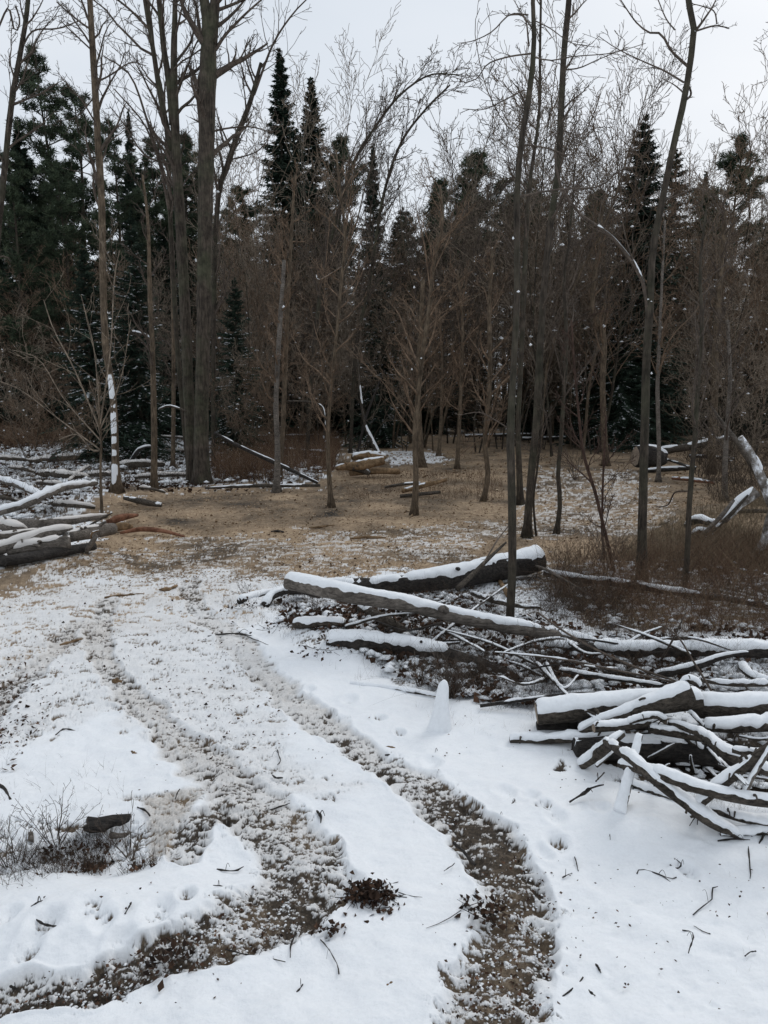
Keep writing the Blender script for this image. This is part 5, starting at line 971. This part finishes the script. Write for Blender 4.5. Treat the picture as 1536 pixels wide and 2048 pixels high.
def stems(poly, n, h, r, name, label, mat='dry', lean=.35, clump=.45, bend=.2, cs=1.2, k=3, fork=0, flat_=None):
    B = sample(poly, n, clump, cs); m = len(B); az = rngW.random(m)*6.28; ln = rngW.normal(0, lean, m); hh = rngW.uniform(h[0], h[1], m)
    d = np.stack([np.cos(az)*ln, np.sin(az)*ln, np.ones(m)], 1); d /= np.linalg.norm(d, axis=1, keepdims=True)
    bz = rngW.normal(0, bend, (m, 2)); T_ = np.linspace(0, 1, 5)
    PT = B[:, None]+d[:, None]*(hh[:, None]*T_[None])[..., None]; PT[..., 0] += bz[:, :1]*hh[:, None]*T_**2; PT[..., 1] += bz[:, 1:]*hh[:, None]*T_**2; PT[..., 2] -= np.abs(bz[:, :1])*hh[:, None]*T_**2*.5
    PT[..., 2] -= .01
    sc2 = np.clip(B[:, 1]/9, .6, 4); RR_ = (r*sc2*rngW.uniform(.6, 1.3, m))[:, None]*(1-.75*T_)[None]; sh = np.clip(rngW.normal(.45, .25, m), 0, 1)
    mb = MB(); tubes(mb, PT, RR_, k, a=sh)
    for _ in range(fork):
        i = rngW.integers(1, 4); b2 = PT[:, i]; a2 = rngW.random(m)*6.28; d2 = np.stack([np.cos(a2)*.7, np.sin(a2)*.7, np.ones(m)*.8], 1)
        L2 = hh*rngW.uniform(.2, .5, m); P2 = b2[:, None]+d2[:, None]*(L2[:, None]*np.linspace(0, 1, 3)[None])[..., None]; tubes(mb, P2, RR_[:, [i, 3, 4]]*.8, 3, a=sh)
    o = mb.build(name, M[mat], attr=True); return tag(o, label, name.replace('_', ' '), kind='stuff')
stems([(1110, 1135), (1300, 1095), (1536, 1080), (1900, 1080), (1900, 1300), (1536, 1288), (1180, 1272), (1080, 1190)], 6000, (.08, .5), .0022, 'dry_weeds', 'dense reddish-brown dry weeds behind the pole pile at right', lean=.45, bend=.45, cs=2.2, clump=.5, fork=1)
stems([(1100, 1120), (1300, 1080), (1536, 1060), (1900, 1060), (1900, 1290), (1536, 1280), (1200, 1262)], 4500, (.06, .4), .002, 'dry_grass', 'straw-coloured dead grass mixed among the reddish-brown weeds at right', mat='grass', clump=.5, bend=.6, lean=.5, cs=1.7)
stems([(1060, 1120), (1300, 1090), (1536, 1100), (1900, 1100), (1900, 1290), (1080, 1260)], 500, (.3, .8), .003, 'canes', 'tall dark canes standing among the weeds at right', mat='darkstem', clump=.3, bend=.4, lean=.35, fork=2)
stems([(900, 1480), (1150, 1560), (1536, 1720), (1536, 2048), (1250, 2048), (1180, 1800), (1000, 1620)], 90, (.01, .05), .0007, 'grass', 'single grass tips piercing the clean snow at right', mat='grass', clump=.4, lean=.7, cs=2)
stems([(1230, 1110), (1330, 1060), (1536, 1040), (1800, 1040), (1800, 1140), (1290, 1150)], 7500, (.15, .5), .0022, 'dry_grass', 'straw-coloured dead grass in front of the right brush heap', mat='grass', clump=.3, bend=.4)
stems([(560, 1180), (700, 1200), (900, 1190), (1100, 1240), (1500, 1330), (1500, 1400), (1120, 1400), (1000, 1420), (860, 1370), (700, 1330), (560, 1260)], 4200, (.05, .34), .0016, 'undergrowth', 'dark bare stems tangled in snow among the middle logs', mat='darkstem', clump=.5, fork=2, lean=.7)
stems([(-300, 838), (240, 834), (250, 880), (60, 902), (-300, 905)], 8000, (.4, 1.5), .0036, 'brambles', 'reddish bramble thicket at the foot of the dark conifers, left', lean=.6, bend=.5, fork=2, clump=.4)
stems([(-300, 885), (640, 880), (640, 975), (380, 985), (240, 1000), (60, 1060), (-300, 1100)], 5200, (.10, .6), .0022, 'undergrowth', 'dark dry stems standing through the snow of the left deadfall', mat='darkstem', clump=.45, fork=1, lean=.5)
stems([(425, 862), (640, 855), (680, 900), (660, 970), (430, 972)], 6500, (.25, .9), .0022, 'brambles', 'rust-brown dead brush right of the big trunk pair', clump=.4, fork=2, lean=.5)
stems([(600, 842), (1800, 842), (1800, 868), (1300, 862), (1000, 858), (600, 864)], 9500, (.5, 1.8), .0028, 'brush', 'brown brush along the back edge of the clearing', lean=.5, bend=.4, fork=2, clump=.35)
stems([(1340, 900), (1536, 880), (1800, 880), (1800, 1060), (1440, 1040), (1400, 960)], 3000, (.3, 1.2), .0022, 'brush', 'dark twiggy brush round the leaning trunks at right', mat='darkstem', lean=.7, bend=.5, fork=2, clump=.4)
stems([(660, 955), (1000, 950), (1010, 1000), (700, 1000)], 1500, (.05, .25), .0018, 'undergrowth', 'low dead stalks round the logs at the centre back', fork=1, clump=.4)
stems([(50, 1670), (150, 1655), (330, 1690), (335, 1735), (250, 1760), (120, 1760), (20, 1730)], 1100, (.03, .12), .0022, 'scrub', 'dark stubby scrub poking through the snow, lower left', mat='darkstem', clump=.45, fork=2, lean=.5, cs=4)
stems([(-80, 1640), (60, 1660), (110, 1760), (60, 1800), (-80, 1810)], 380, (.04, .16), .002, 'scrub', 'dark crossing stems at the left edge below the bark slab', mat='darkstem', clump=.4, fork=2, lean=1., cs=4)
stems([(-60, 1500), (240, 1530), (260, 1600), (60, 1640), (-60, 1600)], 90, (.03, .14), .0010, 'twigs', 'fine stalks standing in the snow at left', mat='darkstem', clump=.3, fork=2, lean=.5)
stems([(1000, 1440), (1150, 1510), (1300, 1590), (1536, 1690), (1536, 1640), (1400, 1580), (1200, 1500), (1060, 1450)], 700, (.02, .08), .0008, 'grass', 'pale grass blades piercing the snow before the pole pile', mat='grass', clump=.5, lean=.6, cs=5)
stems([(800, 1400), (1040, 1400), (1050, 1480), (950, 1470), (850, 1440)], 260, (.02, .09), .0008, 'grass', 'grass blades round the snow-cloaked stump', mat='grass', clump=.5, lean=.6, cs=5)
stems([(440, 1185), (560, 1190), (760, 1330), (720, 1380), (560, 1290), (450, 1240)], 420, (.03, .16), .0011, 'scrub', 'sparse stalks in the snow left of the long grey log', mat='darkstem', clump=.45, fork=1, lean=.5, cs=3)
stems([(1180, 1480), (1536, 1440), (1700, 1440), (1700, 1600), (1400, 1570)], 1400, (.05, .22), .0013, 'undergrowth', 'dark stems in the hollow of the pole pile', mat='darkstem', clump=.4, fork=2, lean=.8)
stems([(560, 1150), (1050, 1110), (1060, 1128), (800, 1158), (560, 1172)], 300, (.04, .2), .0012, 'stalks', 'scattered stalks behind the two long logs', mat='darkstem', fork=1)
stems([(1040, 1160), (1240, 1160), (1250, 1260), (1100, 1240)], 1500, (.08, .45), .002, 'brush', 'tangled grey-brown twigs right of the nearest slim tree', mat='darkstem', fork=2, lean=1.3, bend=.8)
# thin branches criss-crossing the tangle
rt_ = np.random.default_rng(88)
for i in range(24):
    x0 = rt_.uniform(640, 1480); y0 = np.interp(x0, [600, 1000, 1500], [1250, 1290, 1350])+rt_.uniform(-40, 55); ln_ = rt_.uniform(60, 200)*rt_.choice([-1, 1]); ln_ = abs(ln_) if x0+ln_ < 680 else ln_; sl = rt_.normal(.05, .42); z0, z1 = rt_.uniform(.02, .12), rt_.uniform(.05, .35)
    pts = [(x0, y0, z0), (x0+ln_*.5, y0+ln_*.5*sl+rt_.normal(0, 13), (z0+z1)/2+.03), (x0+ln_, y0+ln_*sl, z1)]; sn = i % 3
    if sn: log('thin snow-lined branch lying across the tangle between middle logs and pole pile', pts, [rt_.uniform(5, 9), 5, 2.5], 'log', snow=.012, wide=1.0, gaps=.36, name='branch', cat='branch', group='thin snow-lined branches of the tangle')
    else: log('thin dark bare branch lying across the tangle between middle logs and pole pile', pts, [rt_.uniform(4, 7), 4, 2], 'log_wet', snow=0, name='branch', cat='branch', group='thin bare branches of the tangle')
stems([(560, 1200), (900, 1200), (1150, 1270), (1536, 1310), (1536, 1400), (1040, 1420), (860, 1380), (660, 1300)], 2600, (.08, .32), .0018, 'twigs', 'short broken twigs lying every way among the middle logs', mat='darkstem', clump=.45, lean=2.2, bend=.7, fork=2, cs=2.5)
stems([(1100, 1150), (1300, 1120), (1536, 1120), (1900, 1120), (1900, 1280), (1536, 1275), (1200, 1260)], 1500, (.35, .85), .0022, 'dry_weeds', 'tall wispy dry stalks standing round the right-hand trunks', clump=.45, bend=.5, lean=.35, fork=2, cs=1.6)
stems([(0, 1440), (500, 1500), (560, 1620), (340, 1640), (0, 1640)], 160, (.01, .05), .0007, 'grass', 'single grass tips in the snow between left edge and track', mat='grass', clump=.4, lean=.7, cs=2)
for i in range(13):
    x0 = rt_.uniform(1190, 1500); y0 = rt_.uniform(1450, 1560); a_ = rt_.uniform(-1.1, 1.1); ln_ = rt_.uniform(40, 120); x1, y1 = x0+ln_*cos(a_), y0+ln_*sin(a_)*.6; z0, z1 = rt_.uniform(.05, .2), rt_.uniform(.12, .36)
    log('thin crooked stick wedged between the poles of the snowy pile at right', [(x0, y0, z0), ((x0+x1)/2, (y0+y1)/2+rt_.normal(0, 6), (z0+z1)/2), (x1, y1, z1)], [rt_.uniform(5, 10), 6, 3], 'log', snow=.012, wide=1.0, gaps=.34, name='branch', cat='branch', group='thin sticks wedged in the pole pile')
# fan shaped bushes
for i, (bx, by, n, hh, lb) in enumerate([(905, 1395, 46, .42, 'fan-shaped bare shrub behind the snow-cloaked stump'), (840, 1372, 18, .26, 'small bare shrub left of the fan-shaped one'), (960, 1360, 22, .34, 'bare shrub right of the fan-shaped one'), (1085, 1340, 26, .4, 'twiggy bush left of the pole pile'), (110, 1690, 12, .30, 'spindly shrub rising from the lower left scrub'), (262, 1712, 7, .36, 'single tall stalk shrub at the right of the lower left scrub'), (30, 1740, 12, .3, 'leaning shrub at the left edge of the scrub'), (492, 1195, 10, .2, 'tiny shrub by the snow mound left of the long grey log'), (630, 1235, 16, .2, 'low brown shrub under the long grey log'), (1150, 960, 14, 1.1, 'thin shrub beside the snowy right path'), (1215, 1150, 20, .8, 'bushy shrub at the feet of the V-shaped stems')]):
    b_ = P(bx, by); out = {1: [], 2: [], 3: []}; rr = np.random.default_rng(500+i); c = dict(CFG); c['rmin'] = .0011*max(1, b_[1]/6); c['cnt'] = [0, 3, 2, 0]; c['up'] = [0, .02, .05, .05]
    for k in range(n):
        a = rr.random()*6.28; s = rr.uniform(.1, .8); grow(out, rr, b_*0+[cos(a)*.02, sin(a)*.02, -.01], np.array([cos(a)*s, sin(a)*s, 1.]), hh*rr.uniform(.6, 1.1), .0028*max(1, b_[1]/7), 1, c, 3)
    mbb = MB(); [flush(mbb, out[k]) for k in (1, 2, 3)]
    r = empty('shrub', b_, lb, 'shrub'); mbb.build('stems', M['twig'], r)
# leaves, chips, litter
def litter(poly, n, size, asp, name, label, mat, clump=.45, z=.012, tilt=.35, cs=1.5, curl=.25):
    B = sample(poly, n, clump, cs); m = len(B); az = rngW.random(m)*6.28; s = rngW.uniform(size[0], size[1], m)*np.clip(B[:, 1]/10, 1, 2.2); w = s*rngW.uniform(asp*.6, asp*1.4, m)
    B[:, 2] += z+rngW.uniform(0, .02, m)
    u = np.stack([np.cos(az), np.sin(az), rngW.normal(0, tilt, m)], 1); u /= np.linalg.norm(u, axis=1, keepdims=True); n_ = rngW.normal(0, tilt, (m, 3))+[0, 0, 1]; v_ = np.cross(n_, u); v_ /= np.linalg.norm(v_, axis=1, keepdims=True); n_ = np.cross(u, v_)
    cc = (rngW.normal(0, curl, m)*s)[:, None]
    A = [B-u*(s/2)[:, None], B-v_*(w/2)[:, None]+n_*cc*.5, B+u*(s/2)[:, None], B+v_*(w/2)[:, None]+n_*cc, B+n_*cc*-.25]
    V_ = np.stack(A, 1).reshape(-1, 3); i0 = (np.arange(m)*5)[:, None, None]; t_ = np.array([(0, 1, 4), (1, 2, 4), (2, 3, 4), (3, 0, 4)])[None]+i0
    mb = MB(); mb.add(V_, t=t_.reshape(-1, 3), a=np.repeat(np.clip(rngW.normal(.45, .25, m), 0, 1), 5)); o = mb.build(name, M[mat], attr=True); return tag(o, label, name.replace('_', ' '), kind='stuff')
litter([(0, 1140), (230, 1010), (420, 985), (640, 985), (720, 925), (1000, 868), (1536, 880), (1536, 1120), (1080, 1120), (900, 1140), (560, 1165), (250, 1165)], 30000, (.010, .05), .28, 'wood_chips', 'tan wood chips and bark shreds strewn over the clearing', 'chips', clump=.2, z=.006, tilt=.2)
litter([(-50, 1150), (560, 1150), (1080, 1120), (1100, 1070), (300, 1060)], 300, (.015, .05), .25, 'leaf_litter', 'dark shreds strewn over the near edge of the clearing', 'leaves', clump=.5)
litter([(-100, 1160), (420, 1160), (480, 1250), (600, 1480), (460, 1560), (260, 1420), (60, 1420), (-100, 1500)], 700, (.008, .035), .4, 'bark_crumbs', 'bark crumbs and leaf bits on the worn snow', 'leaves', clump=.45, z=.014, tilt=.3)
litter([(-50, 1350), (60, 1330), (110, 1420), (30, 1540), (-50, 1560)], 260, (.015, .05), .4, 'bark_crumbs', 'dark bark crumbs at the left edge of the worn snow', 'leaves', clump=.4)
litter([(560, 1190), (900, 1190), (1150, 1280), (1250, 1340), (1120, 1420), (960, 1410), (700, 1320), (560, 1260)], 2600, (.025, .07), .7, 'dead_leaves', 'dark dead leaves caught among the middle logs', 'leaves', clump=.48, z=.03, tilt=.8, curl=.5)
litter([(1040, 1230), (1536, 1270), (1536, 1400), (1100, 1400)], 1500, (.02, .07), .7, 'dead_leaves', 'dead leaves behind the pole pile', 'leaves', clump=.48, z=.03, tilt=.8, curl=.5)
litter([(-300, 880), (640, 880), (640, 980), (230, 1000), (60, 1060), (-300, 1100)], 3000, (.03, .10), .6, 'dead_leaves', 'dead leaves on the snow of the left deadfall', 'leaves', clump=.4, tilt=.7)
litter([(860, 1620), (960, 1640), (1100, 1760), (1130, 1900), (1120, 2048), (880, 2048), (960, 1900), (980, 1780)], 420, (.006, .022), .6, 'dead_leaves', 'trampled leaf bits in the muddy bend', 'leaves', clump=.45, z=-.01, tilt=.6, cs=4)
litter([(0, 2048), (60, 1990), (300, 1930), (480, 1840), (520, 1740), (700, 1740), (760, 1800), (600, 1900), (400, 1980), (250, 2048)], 500, (.006, .022), .6, 'dead_leaves', 'trampled leaf bits in the left wheel track', 'leaves', clump=.45, z=-.005, tilt=.6, cs=4)
litter([(0, 1200), (1536, 1450), (1536, 2048), (0, 2048)], 420, (.004, .018), .6, 'specks', 'tiny bark specks scattered on the foreground snow', 'leaves', clump=.5, z=.016, tilt=.2)
litter([(50, 1670), (330, 1680), (330, 1760), (50, 1760)], 260, (.012, .035), .7, 'dead_leaves', 'dead leaves under the lower left scrub', 'leaves', clump=.45, z=.01, tilt=.7, cs=4)
# leaf clumps beside the tracks
for i, (cx_, cy_, n, s, lb) in enumerate([(742, 1795, 220, .06, 'big clump of torn dark leaves and roots between the wheel tracks'), (660, 1862, 22, .035, 'small clump of brown leaves in the left wheel track'), (332, 1920, 46, .055, 'clump of reddish-brown leaves at the outer rim of the left track'), (970, 1830, 70, .06, 'dark clump of leaves on the inner rim of the muddy bend'), (640, 1300, 50, .12, 'clump of dark leaves left of the buried log'), (495, 1215, 30, .1, 'snowy brush clump left of the long logs'), (555, 1255, 36, .1, 'reddish leaf clump beside the short snowy log stub')]):
    b_ = P(cx_, cy_, .018); mb = MB(); rr = np.random.default_rng(700+i); r = empty('leaf_clump', b_, lb, 'leaf clump')
    B = rr.normal(0, 1, (n, 3))*[s, s*.8, 0]; B[:, 2] = np.abs(rr.normal(0, s*.55, n))*np.exp(-(B[:, 0]**2+B[:, 1]**2)/(2*s*s))+.002; l = rr.uniform(.018, .045, n)
    u = rr.normal(0, 1, (n, 3))*[1, 1, .7]; u /= np.linalg.norm(u, axis=1, keepdims=True); v_ = np.cross(u, rr.normal(0, 1, (n, 3))); v_ /= np.linalg.norm(v_, axis=1, keepdims=True); nn_ = np.cross(u, v_)
    V_ = np.stack([B-u*l[:, None]*.5, B-v_*l[:, None]*.3+nn_*l[:, None]*.2, B+u*l[:, None]*.5, B+v_*l[:, None]*.3+nn_*l[:, None]*.25, B-nn_*l[:, None]*.1], 1).reshape(-1, 3)
    mb.add(V_, t=(np.array([(0, 1, 4), (1, 2, 4), (2, 3, 4), (3, 0, 4)])[None]+(np.arange(n)*5)[:, None, None]).reshape(-1, 3), a=np.repeat(np.clip(rr.normal(.3, .2, n), 0, 1), 5)); o = mb.build('leaves', M['leaves'], r, attr=True)
    mb = MB(); m = max(5, n//6); PT = rr.normal(0, 1, (m, 1, 3))*[s, s*.7, 0]+np.linspace(-.5, .5, 4)[None, :, None]*(rr.normal(0, 1, (m, 1, 3))*[1, 1, .35])*s*1.3; PT[..., 2] = np.abs(PT[..., 2])+.004
    tubes(mb, PT, np.tile([.002, .0022, .0018, .001], (m, 1)), 4); mb.build('roots', M['log_wet'], r)
# snow crumbs thrown up in and beside the tracks, and snow lumps in the tangles
def clods(poly, n, s, name, label, z=0., clump=.4, cs=4):
    B = sample(poly, n, clump, cs); B[:, 2] += z; q = rngW.uniform(s[0], s[1], n)*rngW.uniform(.5, 1, n); mb = MB(); blobs(mb, B, np.stack([q*rngW.uniform(.8, 1.6, n), q, q*.6], 1), rngW); o = mb.build(name, M['snow'], smooth=True); return tag(o, label, 'snow', kind='stuff')
clods([(860, 1620), (960, 1620), (1110, 1720), (1170, 1900), (1160, 2048), (880, 2048), (950, 1900), (970, 1780)], 450, (.003, .009), 'snow_clods', 'crumbled snow in the muddy bend', -.012)
clods([(0, 2048), (60, 1990), (300, 1930), (480, 1840), (520, 1740), (700, 1740), (770, 1800), (600, 1900), (400, 1980), (250, 2048)], 450, (.003, .009), 'snow_clods', 'crumbled snow in the left wheel track', -.008)
clods([(560, 1190), (900, 1190), (1150, 1270), (1536, 1300), (1536, 1400), (1000, 1410), (700, 1320), (560, 1260)], 1100, (.02, .07), 'snow_lumps', 'lumps of snow caught in the tangle of the middle logs', .03, cs=2)
clods([(-200, 880), (640, 885), (640, 970), (230, 985), (60, 1050), (-200, 1080)], 1500, (.04, .14), 'snow_lumps', 'lumps of snow caught in the left deadfall', .08, cs=1)
clods([(1100, 1140), (1300, 1120), (1700, 1130), (1700, 1275), (1200, 1262)], 260, (.02, .06), 'snow_lumps', 'bits of snow held in the dry weeds at right', .06, cs=2)
clods([(1230, 1440), (1536, 1440), (1536, 1570), (1400, 1560), (1250, 1500)], 160, (.015, .05), 'snow_lumps', 'snow lumps in the hollow of the pole pile', .05, cs=3)
